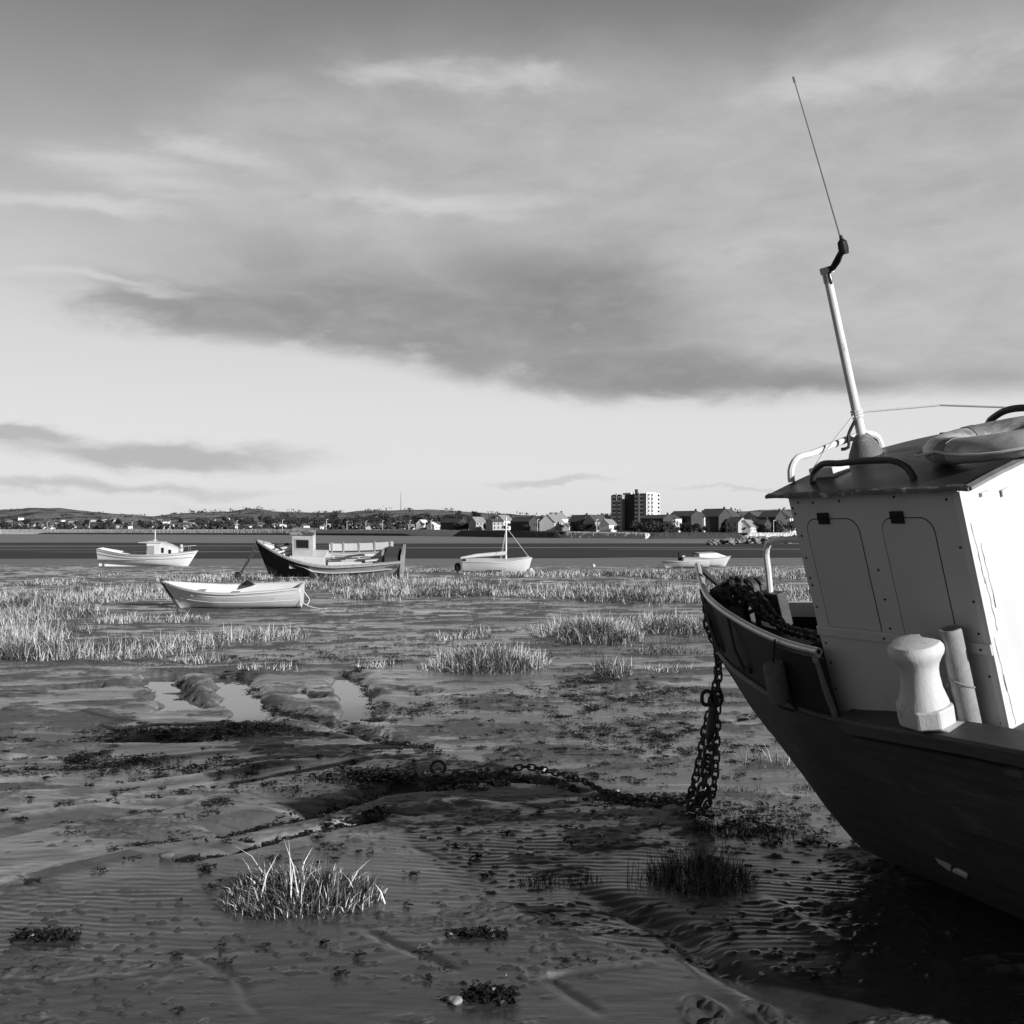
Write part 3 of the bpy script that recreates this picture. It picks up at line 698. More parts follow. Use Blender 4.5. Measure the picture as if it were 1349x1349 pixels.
    mb.lathe([(.022, 0), (.027, .03), (.024, .065), (.010, .08), (.008, .10)], 10, Matrix.Translation((-.717, 0, 3.60))); mb.build('aerial_mount', BLACK, ms, smooth=True)
    mb = MB(); mb.tube([(-.715, 0, 3.66), (-.675, 0, 4.10), (-.634, 0, 4.52)], [.0042, .0036, .003], 6); mb.tube([(-.634, 0, 4.515), (-.632, 0, 4.545)], .006, 6); mb.build('aerial', M('aerial_grey', .16, .5, .1, 5, bump=0), ms)
    mb = MB(); mb.tube([(-.56, .03, 2.76), (-.5, .25, 2.60), (-.47, .32, 2.53)], .005, 6); mb.tube([(-.56, 0, 2.77), (-.80, -.35, 2.70), (-1.06, -.52, 2.62)], .0055, 6)
    for q in range(3): mb.lathe([(.031, 0), (.034, .006), (.031, .012)], 12, Matrix.Translation((-.556, 0, 2.74 + .016 * q)))
    mb.build('stay_cord', ROPEM, ms)
    mb = MB(); mb.tube(bez([(-.56, .03, 2.73), (-.54, .08, 2.66), (-.55, .11, 2.60), (-.53, .14, 2.60)], 10), .009, 6); mb.build('lashing', BLACK, ms)
    # gear carried on the boat
    L = BM
    bo = empty('lifebuoy', 'worn lifebuoy with grab line lying on the wheelhouse roof', 'lifebuoy', mat=L @ Matrix.Translation((-1.57, .07, 2.572)) @ Matrix.Rotation(R(3), 4, 'X') @ Matrix.Diagonal((.97, .93, .80, 1)))
    mb = MB(); n = 44; mb.rings([[Vector(((.335 + .088 * math.cos(q)) * math.cos(p), (.335 + .088 * math.cos(q)) * math.sin(p), .074 * math.sin(q))) for q in np.linspace(0, 2 * math.pi, 15)[:-1]] for p in np.linspace(0, 2 * math.pi, n + 1)[:-1]], True, False, 0, True)
    mb.build('ring', BUOYM, bo, smooth=True)
    for p0 in (75, 165, 255, 345):
        mb = MB(); mb.rings([[Vector(((.335 + .092 * math.cos(q)) * math.cos(p), (.335 + .092 * math.cos(q)) * math.sin(p), .078 * math.sin(q))) for q in np.linspace(0, 2 * math.pi, 15)[:-1]] for p in np.radians(np.linspace(p0 - 5, p0 + 5, 4))], True, True)
        mb.build('strap', STRAPM, bo, smooth=True)
    mb = MB(); pts = []
    for k in range(4):
        for q in np.linspace(0, 1, 9)[:-1]:
            a = R(75 + 90 * k + 90 * q); r = .43 + .03 * math.sin(math.pi * q); pts.append((r * math.cos(a), r * math.sin(a), .02 - .035 * math.sin(math.pi * q)))
    mb.tube(pts, .008, 6, loop=True); mb.build('grab_line', ROPEM, bo, smooth=True)
    # bollard (white fairlead post) on the port side deck
    bl = empty('bollard', 'waisted white bollard standing on the gunwale beside the wheelhouse', 'bollard', mat=L @ Matrix.Translation((-1.40, .795, 1.432)) @ Matrix.Rotation(R(-5), 4, 'Y') @ Matrix.Diagonal((.93, .93, .82, 1)))
    mb = MB(); mb.lathe([(.124, .10), (.119, .125), (.106, .17), (.097, .215), (.092, .26), (.092, .30), (.098, .335), (.112, .368), (.127, .395), (.133, .42), (.130, .445), (.115, .465), (.08, .476), (.03, .48), (0, .48)], 32); mb.box(.084, .09, -.002, .002, .15, .30, 1, Matrix.Rotation(R(118), 4, 'Z')); mb.build('post', [BOLLARD_W, GROOVE], bl, smooth=True)
    mb = MB(); oc = [(.15 * math.cos(R(22.5 + 45 * k)) * (1.0), .13 * math.sin(R(22.5 + 45 * k))) for k in range(8)]; mb.plate(oc, -.006, .105, Matrix.Identity(4)); mb.build('plinth', BOLLARD_W, bl, bevel=.012)
    mb = MB(); mb.box(-.24, .10, -.10, .05, -.055, -.004); mb.build('base_plate', BOLLARD_W, bl, bevel=.005)
    fd = empty('fender', 'pale grey tube fender lashed upright between bollard and wheelhouse corner', 'fender', mat=L @ Matrix.Translation((-1.53, .668, 1.355)))
    mb = MB(); mb.lathe([(.0, 0), (.045, 0), (.052, .01), (.052, .475), (.048, .485), (.036, .485), (.034, .45), (0, .45)], 20); mb.build('tube', RUBBERP, fd, smooth=True)
    mb = MB(); mb.tube([(.053 * math.cos(q) , .053 * math.sin(q), .23 + .03 * math.sin(q + .6)) for q in np.linspace(0, 2 * math.pi, 21)[:-1]], .0055, 6, loop=True); mb.tube(bez([(.03, .05, .235), (.06, .07, .19), (.05, .065, .14), (.045, .06, .12)], 8), .006, 6)
    mb.tube(bez([(.03, .05, .24), (.08, .03, .18), (.10, .0, .12)], 8), .006, 6); mb.build('lashing', STRAPM, fd, smooth=True)
    f2 = empty('fender', 'dark grey cylinder fender hanging below the bow rail', 'fender', mat=L @ Matrix.Translation((-.22, .69, 1.305)) @ Matrix.Rotation(R(-5), 4, 'Y'))
    mb = MB(); mb.lathe([(0, -.0), (.052, 0), (.06, .015), (.06, .215), (.054, .235), (0, .235)], 18); mb.build('cylinder', RUBBERG, f2, smooth=True)
    mb = MB(); mb.tube([(0, 0, .23), (.0, -.04, .36)], .006, 6); mb.tube(bez([(-.06, -.01, .02), (-.11, -.02, -.03), (-.03, 0, -.035), (.04, 0, -.02)], 10), .007, 6); mb.build('lanyard', BLACK, f2)

# ------------------------------------------------------------------ chains
def link_mesh(mb, c, d, up, Lk, Wk, r):
    d = d.normalized(); s = (up - d * up.dot(d)).normalized(); pts = []
    h = Lk / 2 - Wk / 2
    for k in range(6): a = -math.pi / 2 + math.pi * k / 5; pts.append(c + d * (h + Wk / 2 * math.cos(a)) + s * (Wk / 2 * math.sin(a)))
    for k in range(6): a = math.pi / 2 + math.pi * k / 5; pts.append(c + d * (-h + Wk / 2 * math.cos(a)) + s * (Wk / 2 * math.sin(a)))
    mb.tube(pts, r, 6, loop=True)

def chain(name, label, pts, Lk=.078, Wk=.045, r=.0085, mat=RUST, seed=1, jit=.0):
    rr = random.Random(seed); P = [Vector(p) for p in pts]
    dense = bez(P, 400); s = [0.0]
    for i in range(1, 400): s.append(s[-1] + (dense[i] - dense[i - 1]).length)
    pitch = Lk - 2.6 * r; mb = MB(); q = 0.0; k = 0
    while q < s[-1] - pitch:
        f = lambda w: Vector([float(np.interp(w, s, [p[i] for p in dense])) for i in range(3)])
        a, b = f(q), f(q + pitch); d = b - a
        ref = Vector((0, 0, 1)) if abs(d.normalized().z) < .8 else Vector((1, .25, 0))
        up = ref if k % 2 == 0 else d.cross(ref)
        up = up + Vector((rr.uniform(-1, 1), rr.uniform(-1, 1), rr.uniform(-1, 1))) * .25 * up.length
        link_mesh(mb, (a + b) / 2 + Vector((rr.uniform(-1, 1), rr.uniform(-1, 1), 0)) * jit, d, up, Lk, Wk, r)
        q += pitch; k += 1
    root = dense[0]
    o = mb.build(name, mat, None, smooth=True)
    return prop(o, label, 'chain')

def chains():
    def bp(a, b, c): return BM @ Vector((a, b, c))
    def gp(px, py, dz=.06): x, y = G(px, py); return Vector((x, y, tz(x, y) + dz))
    top = bp(1.20, .03, 1.60)
    chain('mooring_chain', 'heavy chain hanging from the bow and running left across the mud', [bp(1.27, .0, 1.56), bp(1.25, .05, 1.40), at(942, 7.69, 1.22), at(939, 7.70, .84), at(928, 7.72, .60), at(914, 7.75, .22), gp(902, 1066), gp(880, 1060), gp(840, 1054), gp(800, 1044), gp(765, 1031), gp(730, 1023), gp(690, 1019), gp(650, 1023), gp(600, 1026), gp(555, 1030)], seed=2, jit=.004)
    chain('mooring_chain', 'chain strand nearest the stem, hanging straight from bow to mud', [bp(1.245, .0, 1.52), at(946, 7.64, 1.15), at(945, 7.62, .80), at(944, 7.61, .5), at(939, 7.62, .2), gp(930, 1074), gp(922, 1079), gp(912, 1076)], seed=3)
    chain('mooring_chain', 'short thick chain strand in the middle of the hanging bundle', [at(939, 7.66, .62), at(936, 7.66, .52), at(931, 7.67, .34), at(924, 7.68, .16), gp(916, 1070), gp(906, 1073)], Lk=.10, Wk=.066, r=.013, seed=4)
    mb = MB(); c = at(938, 7.64, .68)
    mb.lathe([(0, -.13), (.02, -.12), (.033, -.07), (.033, .07), (.02, .12), (0, .13)], 10, Matrix.Translation(c) @ Matrix.Rotation(R(6), 4, 'Y'))
    for k in (-1, 1): link_mesh(mb, c + Vector((k * .035, 0, .16)), Vector((0, 0, 1)), Vector((1, 0, 0)), .1, .07, .014)
    prop(mb.build('chain_swivel', RUST, None, smooth=True), 'rusty swivel lump halfway down the hanging bow chains', 'swivel')
    # chain heaped on the foredeck, running aft from the windlass
    chain('anchor_chain', 'rusty chain lying from the windlass back along the foredeck', [bp(1.02, .02, 1.70), bp(.93, .02, 1.735), bp(.80, .03, 1.70), bp(.55, .10, 1.585), bp(.25, .18, 1.53), bp(-.15, .30, 1.55), bp(-.45, .38, 1.53)], Lk=.075, Wk=.05, r=.011, seed=6, jit=.008)
    chain('anchor_chain', 'second loop of rusty chain heaped over the bow windlass', [bp(1.10, .05, 1.62), bp(1.0, .10, 1.70), bp(.88, .12, 1.72), bp(.80, .08, 1.62), bp(.9, -.05, 1.73), bp(1.0, -.08, 1.72), bp(.8, -.05, 1.68), bp(.62, .0, 1.60), bp(.42, .05, 1.47)], Lk=.075, Wk=.05, r=.011, seed=7, jit=.01)
    # ring and small fragments on the buried chain at left
    x, y = G(577, 1016); mb = MB(); mb.tube([(x + .06 * math.cos(a), y + .02 * math.sin(a), tz(x, y) + .045 + .05 * math.sin(a)) for a in np.linspace(0, 2 * math.pi, 15)[:-1]], .013, 7, loop=True)
    prop(mb.build('mooring_ring', RUST, None, smooth=True), 'rusty mooring ring half buried in the weed beside the chain', 'ring')

# ------------------------------------------------------------------ distant and middle boats
def loft(L, beam, mid, bow, stern, draft_keel=.0, rake=.5, tw=.7, p=.5, n=26, thick=.035, strakes=5, flare=1.0):
    """open hull along +x (bow); returns functions"""
    def B(u):  # u 0 stern .. 1 bow
        return beam / 2 * float(ci(u, [0, .25, .5, .75, .92, 1], [tw, .95, 1, .74, .30, .0]))
    def S(u): return float(ci(u, [0, .3, .55, .8, 1], [stern, mid + .03, mid, mid + (bow - mid) * .38, bow]))
    def Xp(u, s): return L * (u - .5) + (rake * (s - 1) * max(0, (u - .55) / .45) ** 2) - .0
    def K(u): return draft_keel * (1 - u)
    def pt(u, s, off=0, sg=1):
        b = max(B(u) - off, .0); pp = p + .45 * max(0, (u - .6) / .4)
        return Vector((Xp(u, s), sg * (b * max(s, 0) ** pp), K(u) + off * .9 * (1 - s) + (S(u) - K(u)) * s))
    return B, S, pt, np.linspace(0, 1, n), thick, strakes

def hull_parts(T, F, mat_out, mat_in, mat_gun, near_gap=None):
    B, S, pt, us, th, ns = F
    ss = np.linspace(0, 1, ns * 2 + 1)
    def shell(off, step):
        rg = []
        for u in us:
            side = []
            for s in ss:
                side.append((s, off))
            rg.append([pt(u, s, o, -1) for s, o in side[::-1]] + [pt(u, s, o, 1) for s, o in side[1:]])
        return rg
    mb = MB(); r = shell(0, 1); mb.rings(r, False, False); mb.add(r[0], [tuple(range(len(r[0])))])
    mb.build('hull', mat_out, T, smooth=True, sharp=40)
    mb = MB(); us2 = us[:-1]; rg = []
    for u in us2: rg.append([pt(u, s, th, -1) for s in ss[::-1]] + [pt(u, s, th, 1) for s in ss[1:]])
    rg = [[q + (Vector((th, 0, 0)) if i == 0 else Vector((0, 0, 0))) for q in r_] for i, r_ in enumerate(rg)]
    mb.rings(rg, False, False); mb.add(rg[0], [tuple(range(len(rg[0])))]); mb.build('inner_lining', mat_in, T, smooth=True, sharp=40)
    for sg in (1, -1):
        mb = MB(); rg = []
        for u in us:
            q = pt(u, 1, 0, sg); y = q.y
            rg.append([Vector((q.x, y + sg * .022, q.z - .03)), Vector((q.x, y + sg * .026, q.z + .012)), Vector((q.x, y - sg * (th + .012) if abs(y) > th + .02 else 0, q.z + .016)), Vector((q.x, y - sg * (th + .012) if abs(y) > th + .02 else 0, q.z - .025))])
        mb.rings(rg, True, True); mb.build('gunwale', mat_gun, T, smooth=True)

def thwart(T, F, u, z, m, w=.2):
    B, S, pt, *_ = F
    s = z / S(u); q = pt(u, s, .02)
    mb = MB(); mb.box(q.x - w / 2, q.x + w / 2, -q.y, q.y, z - .03, z); return mb.build('thwart', m, T)

def place(T, px, py, rz, heel=0.0, pitch=0.0, sink=.0):
    D = dist_at(py); x = (px - CX) / FPX * D
    z = max(tz(x, D), float(profile(D)) - .03) - sink
    T.matrix_world = Matrix.Translation((x, D, z)) @ Matrix.Rotation(rz, 4, 'Z') @ Matrix.Rotation(pitch, 4, 'Y') @ Matrix.Rotation(heel, 4, 'X')
    return D

def rowing_boat():
    T = empty('rowing_boat', 'pale open clinker rowing boat aground between grass and mud, bow left', 'rowing boat')
    F = loft(3.62, 1.42, .50, .70, .60, .0, .42, .74, .42)
    hull_parts(T, F, CLINK, WHITE_OLD, M('pale_gunwale', .6, .6, .2, 8, stain=.2))
    B, S, pt, *_ = F
    for sg in (1, -1):
        for s in (.45, .78):
            mb = MB(); mb.rings([[pt(u, s, -.0, sg) + Vector((0, sg * a, b)) for a, b in ((0, .014), (.011, -.002), (0, -.010))] for u in np.linspace(.02, .97, 24)], True, True); mb.build('strake', CLINK, T, smooth=True)
    for u, z in ((.2, .36), (.5, .34), (.74, .42)): thwart(T, F, u, z, WOODG)
    mb = MB(); q = [pt(1, s) for s in np.linspace(0, 1, 8)]
    mb.rings([[p + Vector((dx, dy, 0)) for dx, dy in ((-.05, -.03), (.03, -.02), (.03, .02), (-.05, .03))] for p in q] + [[q[-1] + Vector((dx, dy, .07)) for dx, dy in ((-.05, -.03), (.03, -.02), (.03, .02), (-.05, .03))]], True, True)
    mb.build('stem', M('dark_stem', .05, .7, .5, 9), T)
    mb = MB(); mb.rings([[Vector((x_, sg * .018, z_ - .0)) for sg, z_ in ((-1, .01), (-1, -.05), (1, -.05), (1, .01))] for x_ in np.linspace(-1.78, 1.25, 8)], True, True); mb.build('keel', WOODD, T)
    mb = MB(); mb.add([(-.5, -.60, .50), (-.1, -.60, .50), (-.3, -.30, .53), (-.3, -.56, .64)], [(0, 1, 2), (0, 3, 1), (1, 3, 2), (0, 2, 3)]); mb.build('bow_flap', BLACK, T)
    place(T, 306, 801, R(180 + 2), heel=R(-7))
    D = T.matrix_world.translation.y
    M0 = T.matrix_world
    e = M0 @ Vector((-1.80, .30, .55)); e2 = M0 @ Vector((-1.80, -.1, .5))
    mb = MB(); mb.tube(bez([e, e + Vector((.06, -.05, -.18)), e + Vector((.10, -.1, -.33)), e + Vector((.45, -.2, -.48)), e + Vector((.75, -.3, -.50))], 20), .014, 6)
    mb.tube(bez([e2, e2 + Vector((.10, -.1, -.12)), e2 + Vector((.22, -.1, -.32)), e2 + Vector((.15, -.2, -.45))], 14), .012, 6)
    prop(mb.build('mooring_rope', ROPEM, None, smooth=True), 'white rope trailing from the rowing boat transom onto mud', 'rope')

def wreck():
    T = empty('derelict_boat', 'derelict half planked fishing boat with a small square wheelhouse', 'fishing boat')
    F = loft(6.25, 2.1, .82, 1.62, 1.02, .0, .55, .86, .45)
    B, S, pt, us, th, ns = F
    # hull in two paint zones: black bow, grey planks aft
    ss = np.linspace(0, 1, 12)
    def zone(u0, u1, m, cap):
        uu = np.linspace(u0, u1, 16); rg = [[pt(u, s, 0, -1) for s in ss[::-1]] + [pt(u, s, 0, 1) for s in ss[1:]] for u in uu]
        mb = MB(); mb.rings(rg, False, False)
        if cap: mb.add(rg[0], [tuple(range(len(rg[0])))])
        return mb.build('hull', m, T, smooth=True)
    h1 = zone(.0, .62, WOODG, True); h1['label'] = 'bare grey planked after half of the hull'
    h2 = zone(.62, 1.0, M('black_bow_paint', .018, .6, .5, 7, (1, 1, 4), stain=.05, spec=.3), False); h2['label'] = 'black painted bow half of the hull'
    rg = [[pt(u, s, .05, -1) for s in ss[::-1]] + [pt(u, s, .05, 1) for s in ss[1:]] for u in us[:-1]]
    rg[0] = [q + Vector((.05, 0, 0)) for q in rg[0]]
    mb = MB(); mb.rings(rg, False, False); mb.add(rg[0], [tuple(range(len(rg[0])))]); mb.build('inner_lining', WHITE_OLD, T, smooth=True)
    for sg in (1, -1):
        mb = MB(); rg = [[pt(u, 1, 0, sg) + Vector((0, sg * a, b)) for a, b in ((.04, -.05), (.045, .03), (-.10, .035), (-.10, -.04))] for u in np.linspace(.0 if sg < 0 else .0, .985, 26)]
        mb.rings(rg, True, True); mb.build('gunwale', M('worn_gunwale', .42, .7, .4, 9, stain=.1, stain_at=(.6, .66)), T, smooth=True)
    mb = MB(); us_ = np.linspace(.06, .97, 18); mb.rings([[Vector((pt(u, .8).x, b, S(u) - .22 - .10 * (u < .6))) for b in np.linspace(-B(u) * .93, B(u) * .93, 5)] for u in us_], False, False); mb.build('deck', WHITE_OLD, T)
    # far side raised bulwark, white, with dark slot underneath (local -y is away from the camera after placing)
    f = -1
    mb = MB(); mb.rings([[pt(u, 1, .03, f) + Vector((0, 0, a)) + Vector((0, f * b, 0)) for a, b in ((.10, 0), (.42, .02), (.42, .06), (.10, .04))] for u in np.linspace(.07, .52, 14)], True, True); mb.build('bulwark', WHITE, T)
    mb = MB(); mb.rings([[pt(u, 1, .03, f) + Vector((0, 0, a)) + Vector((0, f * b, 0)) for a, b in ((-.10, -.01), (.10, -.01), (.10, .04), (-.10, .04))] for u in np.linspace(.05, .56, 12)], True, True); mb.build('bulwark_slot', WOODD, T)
    rr = random.Random(3)
    for u in (.09, .2, .31, .42, .5):
        q = pt(u, 1, .02, f); mb = MB(); mb.box(q.x - .035, q.x + .035, min(q.y - .03, q.y - .06), q.y + .03, q.z - .1, q.z + .46 + rr.uniform(-.03, .05)); mb.build('rib', WOODG, T)
    # transom frame standing proud and dark at the stern
    q = pt(0, 1); mb = MB(); mb.rings([[Vector((-3.16 - .06 * z, y_, z)) for y_ in (-q.y * w, q.y * w)] + [Vector((-3.05 - .06 * z, y_, z)) for y_ in (q.y * w, -q.y * w)] for z, w in ((.2, .75), (.6, .95), (1.02, 1.0), (1.30, .98))], True, True); mb.build('transom', WOODG, T)
    mb = MB(); mb.box(-3.0, -2.45, -.85, .86, .75, 1.2); mb.build('stern_locker', WOODD, T)
    mb = MB()
    mb.box(-2.35, -2.27, -.2, .3, .7, 1.28); mb.build('engine_frame', WOODG, T)
    # wheelhouse forward of midships
    wx0, wx1, wy0, wy1, wz0, wz1 = .62, 1.50, -.42, .42, .55, 2.02
    mb = MB(); mb.box(wx0, wx1, wy0, wy1, wz0, wz1); wh = mb.build('wheelhouse', M('weathered_cabin', .44, .75, .35, 6, (1, 1, 1), stain=.2, stain_at=(.6, .7), stain_scale=3), T, bevel=.01)
    mb = MB(); mb.box(.80, 1.33, .421, .424, 1.42, 1.78); w = mb.build('window', GLASS, wh)
    mb = MB()
    for a, b, c, d in ((.76, 1.37, 1.78, 1.82), (.76, 1.37, 1.38, 1.42), (.76, .80, 1.42, 1.78), (1.33, 1.37, 1.42, 1.78)): mb.box(a, b, .4205, .44, c, d)
    mb.build('window_frame', WOODG, w)
    mb = MB(); mb.box(.619, .61, -.3, .3, 1.3, 1.85); mb.build('window', M('pale_board', .7, .6, .1, 4), wh)
    mb = MB(); mb.rings([[Vector((x, y, 2.02 + dz + .05 * (1 - (y / .5) ** 2))) for y, dz in [(-.5, 0), (-.25, 0), (0, 0), (.25, 0), (.5, 0), (.5, .06), (.25, .06), (0, .06), (-.25, .06), (-.5, .06)]] for x in (.54, 1.0, 1.56)], True, True); mb.build('roof', M('lichen_roof', .30, .85, .5, 4, stain=.07, stain_at=(.48, .56), stain_scale=3), wh)
    mb = MB(); mb.box(.10, 1.62, -.62, .60, .55, 1.06); mb.build('cabin_base', WHITE, T, bevel=.02)
    mb = MB(); mb.box(-1.9, .0, -.55, .45, .62, .82); mb.build('hatch_coaming', WHITE_OLD, T, bevel=.02)
    for k in range(9):
        x, y = rr.uniform(-2.0, .2), rr.uniform(-.2, .55); l = rr.uniform(.4, 1.0); mt = Matrix.Translation((x, y, .86 + .02 * k)) @ Matrix.Rotation(rr.uniform(-.4, .4), 4, 'Z') @ Matrix.Rotation(rr.uniform(-.1, .1), 4, 'Y')
        mb = MB(); mb.box(-l / 2, l / 2, -.07, .07, -.02, .03, 0, mt); mb.build('loose_plank', [WOODG, WHITE_OLD, WOODD][k % 3], T)
    for k in range(3):
        mt = Matrix.Translation((2.0 - .3 * k, .12 - .15 * k, 1.30 - .07 * k)) @ Matrix.Rotation(.2 * k, 4, 'Z') @ Matrix.Rotation(R(14), 4, 'Y')
        mb = MB(); mb.box(-.6, .6, -.08, .08, -.03, .05, 0, mt); mb.build('loose_plank', WHITE_OLD, T)
    mb = MB(); mb.tube([(1.9, .55, 1.35), (2.2, .3, 1.45), (1.75, -.1, 1.45)], .05, 7); mb.build('bow_bitts', WOODD, T)
    place(T, 434, 761, R(180 + 2), heel=R(-15), pitch=R(-1.0), sink=.0)
    M0 = T.matrix_world; b = M0 @ Vector((3.05, 0, 1.45)); D = b.y
    g = at(313, D - 1.0, .0); g.z = .16
    chain('bow_chain', 'thin chain sagging from the derelict bow to a dark mooring buoy', [b, b * .6 + g * .4 + Vector((0, 0, -.1)), g + Vector((.1, 0, .05))], Lk=.16, Wk=.11, r=.022, seed=9)
    bm_ = MB(); bm_.lathe([(0, -.16), (.12, -.12), (.17, 0), (.12, .12), (.05, .17), (0, .18)], 12, Matrix.Translation((g.x, g.y, .14))); bm_.tube([(g.x + .05, g.y - .1, .0), (g.x + .4, g.y - .5, -.01), (g.x + .55, g.y - .8, 0)], .02, 6)
    prop(bm_.build('mooring_buoy', BLACK, None, smooth=True), 'small dark mooring buoy on the mud left of the derelict boat', 'buoy')

def cruiser():
    T = empty('motor_cruiser', 'white wooden motor cruiser with small cabin and stub mast, bow right', 'motor boat')
    F = loft(7.2, 2.3, .98, 1.30, 1.36, .28, .8, .62, .42)
    wm = M('cruiser_white', .74, .45, .08, 2, stain=.5, stain_at=(.6, .74), stain_scale=2)
    hull_parts(T, F, wm, WHITE_OLD, M('cruiser_gunwale', .35, .6, .3, 6))
    B, S, pt, *_ = F
    for sg in (1, -1):
        for s, m in ((.86, M('strake_grey', .22, .6, .3, 6)), (.62, M('strake_grey', .22, .6, .3, 6))):
            mb = MB(); mb.rings([[pt(u, s, 0, sg) + Vector((0, sg * a, b)) for a, b in ((-.01, .03), (.03, .02), (.03, -.02), (-.01, -.03))] for u in np.linspace(.0, .98, 24)], True, True); mb.build('rubbing_strake', m, T, smooth=True)
    mb = MB(); mb.rings([[Vector((pt(u, .8).x, b, S(u) - .10)) for b in np.linspace(-B(u) * .95, B(u) * .95, 5)] for u in np.linspace(.5, .985, 16)], False, False); mb.build('foredeck', WHITE, T)
    mb = MB(); mb.rings([[Vector((pt(u, .5).x, b, .55)) for b in np.linspace(-B(u) * .8, B(u) * .8, 5)] for u in np.linspace(.02, .5, 10)], False, False); mb.build('cockpit_floor', WOODG, T)
    mb = MB(); mb.rings([[Vector((x, y, z)) for y, z in ((-w, .8), (-w * .96, 1.65 - d), (-w * .5, 1.78 - d), (w * .5, 1.78 - d), (w * .96, 1.65 - d), (w, .8))] for x, w, d in ((.05, .86, -.18), (.95, .84, -.12), (1.6, .76, .05), (2.25, .58, .36))], True, True)
    cb = mb.build('cabin', WHITE, T, bevel=.02)
    mb = MB(); mb.rings([[Vector((x, y, z)) for y, z in ((-w, 1.82), (-w, 1.87), (w, 1.87), (w, 1.82))] for x, w in ((-.55, .8), (.3, .92), (1.1, .88))], True, True); mb.build('roof', WHITE, cb, bevel=.01)
    for sg in (1, -1):
        for x0, x1, z0, z1, m in ((-.35 + .45, .62, 1.02, 1.62, M('grey_panel', .32, .5, .2, 4)), (1.12, 1.30, 1.12, 1.5, GLASS), (1.62, 1.82, 1.08, 1.36, GLASS)):
            y = float(np.interp(x0, [.05, .95, 1.6, 2.25], [.86, .84, .76, .58])) + .006
            mb = MB(); mb.box(x0, x1, sg * y - .012, sg * y + .012, z0, z1); mb.build('side_window', m, cb)
    mb = MB(); mb.box(.02, .045, -.4, .5, .95, 1.75); mb.build('companionway', BLACK, cb)
    mb = MB(); mb.tube([(.45, 0, 1.85), (.45, 0, 2.78)], .035, 8); mb.tube([(.30, 0, 2.0), (.60, 0, 2.0)], .03, 6); mb.build('mast', WHITE_OLD, T)
    mb = MB()
    for s in (-1, 1): mb.tube(bez([(2.3, s * .5, 1.1), (2.5, s * .48, 1.55), (3.0, s * .28, 1.62), (3.45, s * .05, 1.66)], 12), .022, 6); mb.tube([(2.95, s * .3, 1.2), (2.98, s * .28, 1.62)], .02, 6)
    mb.build('bow_rail', STEEL, T)
    mb = MB(); mb.lathe([(.12, 1.2), (.14, 1.4), (.09, 1.55), (.12, 1.68), (.0, 1.74)], 10, Matrix.Translation((2.35, .1, 0))); mb.build('deck_vent', WHITE, T, smooth=True)
    mb = MB(); mb.rings([[Vector((x, sg * w, z)) for sg, z in ((-1, zt), (-1, .0), (1, .0), (1, zt))] for x, w, zt in ((-3.2, .05, .38), (-1.5, .07, .3), (1.6, .07, .22), (2.6, .05, .2))], True, True); mb.build('keel', wm, T)
    mb = MB(); mb.box(-3.62, -3.42, -.03, .03, .02, .75); mb.build('rudder', WHITE_OLD, T)
    place(T, 196, 746, R(3), heel=R(2), pitch=R(1), sink=.05); T.matrix_world = T.matrix_world @ Matrix.Scale(.81, 4)

def dinghy():
    T = empty('sailing_dinghy', 'small white sailing dinghy with bare mast and rolled sail cover', 'sailing boat')
    F = loft(3.35, 1.3, .64, .78, .64, .08, .22, .62, .40)
    hull_parts(T, F, WHITE, WHITE_OLD, WHITE)
    B, S, pt, *_ = F
    mb = MB(); mb.rings([[Vector((pt(u, .95).x, b, S(u) + .01 + .07 * (1 - (b / (B(u) + .01)) ** 2))) for b in np.linspace(-B(u) * .97, B(u) * .97, 7)] for u in np.linspace(.05, .97, 14)], False, False); mb.build('deck', WHITE, T, smooth=True)
    mb = MB(); mb.tube([(.42, 0, .5), (.42, 0, 2.75)], [.045, .03], 9); ms = mb.build('mast', M('mast_white', .8, .4, .08, 5), T)
    mb = MB(); mb.tube([(.46, 0, 1.0), (-1.0, 0, .88), (-1.75, 0, .76)], [.10, .085, .05], 9); mb.build('sail_cover', WHITE, T, smooth=True)
    for s in (-1, 1): mb = MB(); mb.tube([(.42, 0, 2.2), (.15, s * .58, .56)], .009, 5); mb.build('stay', M('wire_grey', .6, .5, .1, 5), ms)
    mb = MB(); mb.tube([(.42, 0, 2.25), (1.62, 0, .66)], .012, 5); mb.build('stay', M('wire_grey', .6, .5, .1, 5), ms)
    mb = MB(); mb.box(-.35, .35, -.012, .012, -.02, .05, 0, Matrix.Translation((.05, -.62, .30))); mb.build('rubbing_strip', M('strip_grey', .35, .6, .1, 5), T)
    mb = MB(); mb.box(-.25, .25, -.02, .02, -.0, .10); mb.build('keel', WHITE_OLD, T)
    mb = MB(); mb.lathe([(0, .42), (.12, .45), (.16, .6), (.12, .78), (0, .82)], 10, Matrix.Translation((-1.9, 0, -.28))); mb.box(-1.95, -1.85, -.03, .03, -.12, .25); mb.build('outboard', BLACK, T, smooth=True)
    mb = MB(); mb.lathe([(0, 0), (.10, .04), (.12, .14), (.06, .24), (0, .26)], 9, Matrix.Translation((1.62, -.12, .04))); mb.build('bow_fender', WHITE, T, smooth=True)
    place(T, 655, 755, R(3), heel=R(6), sink=.04)

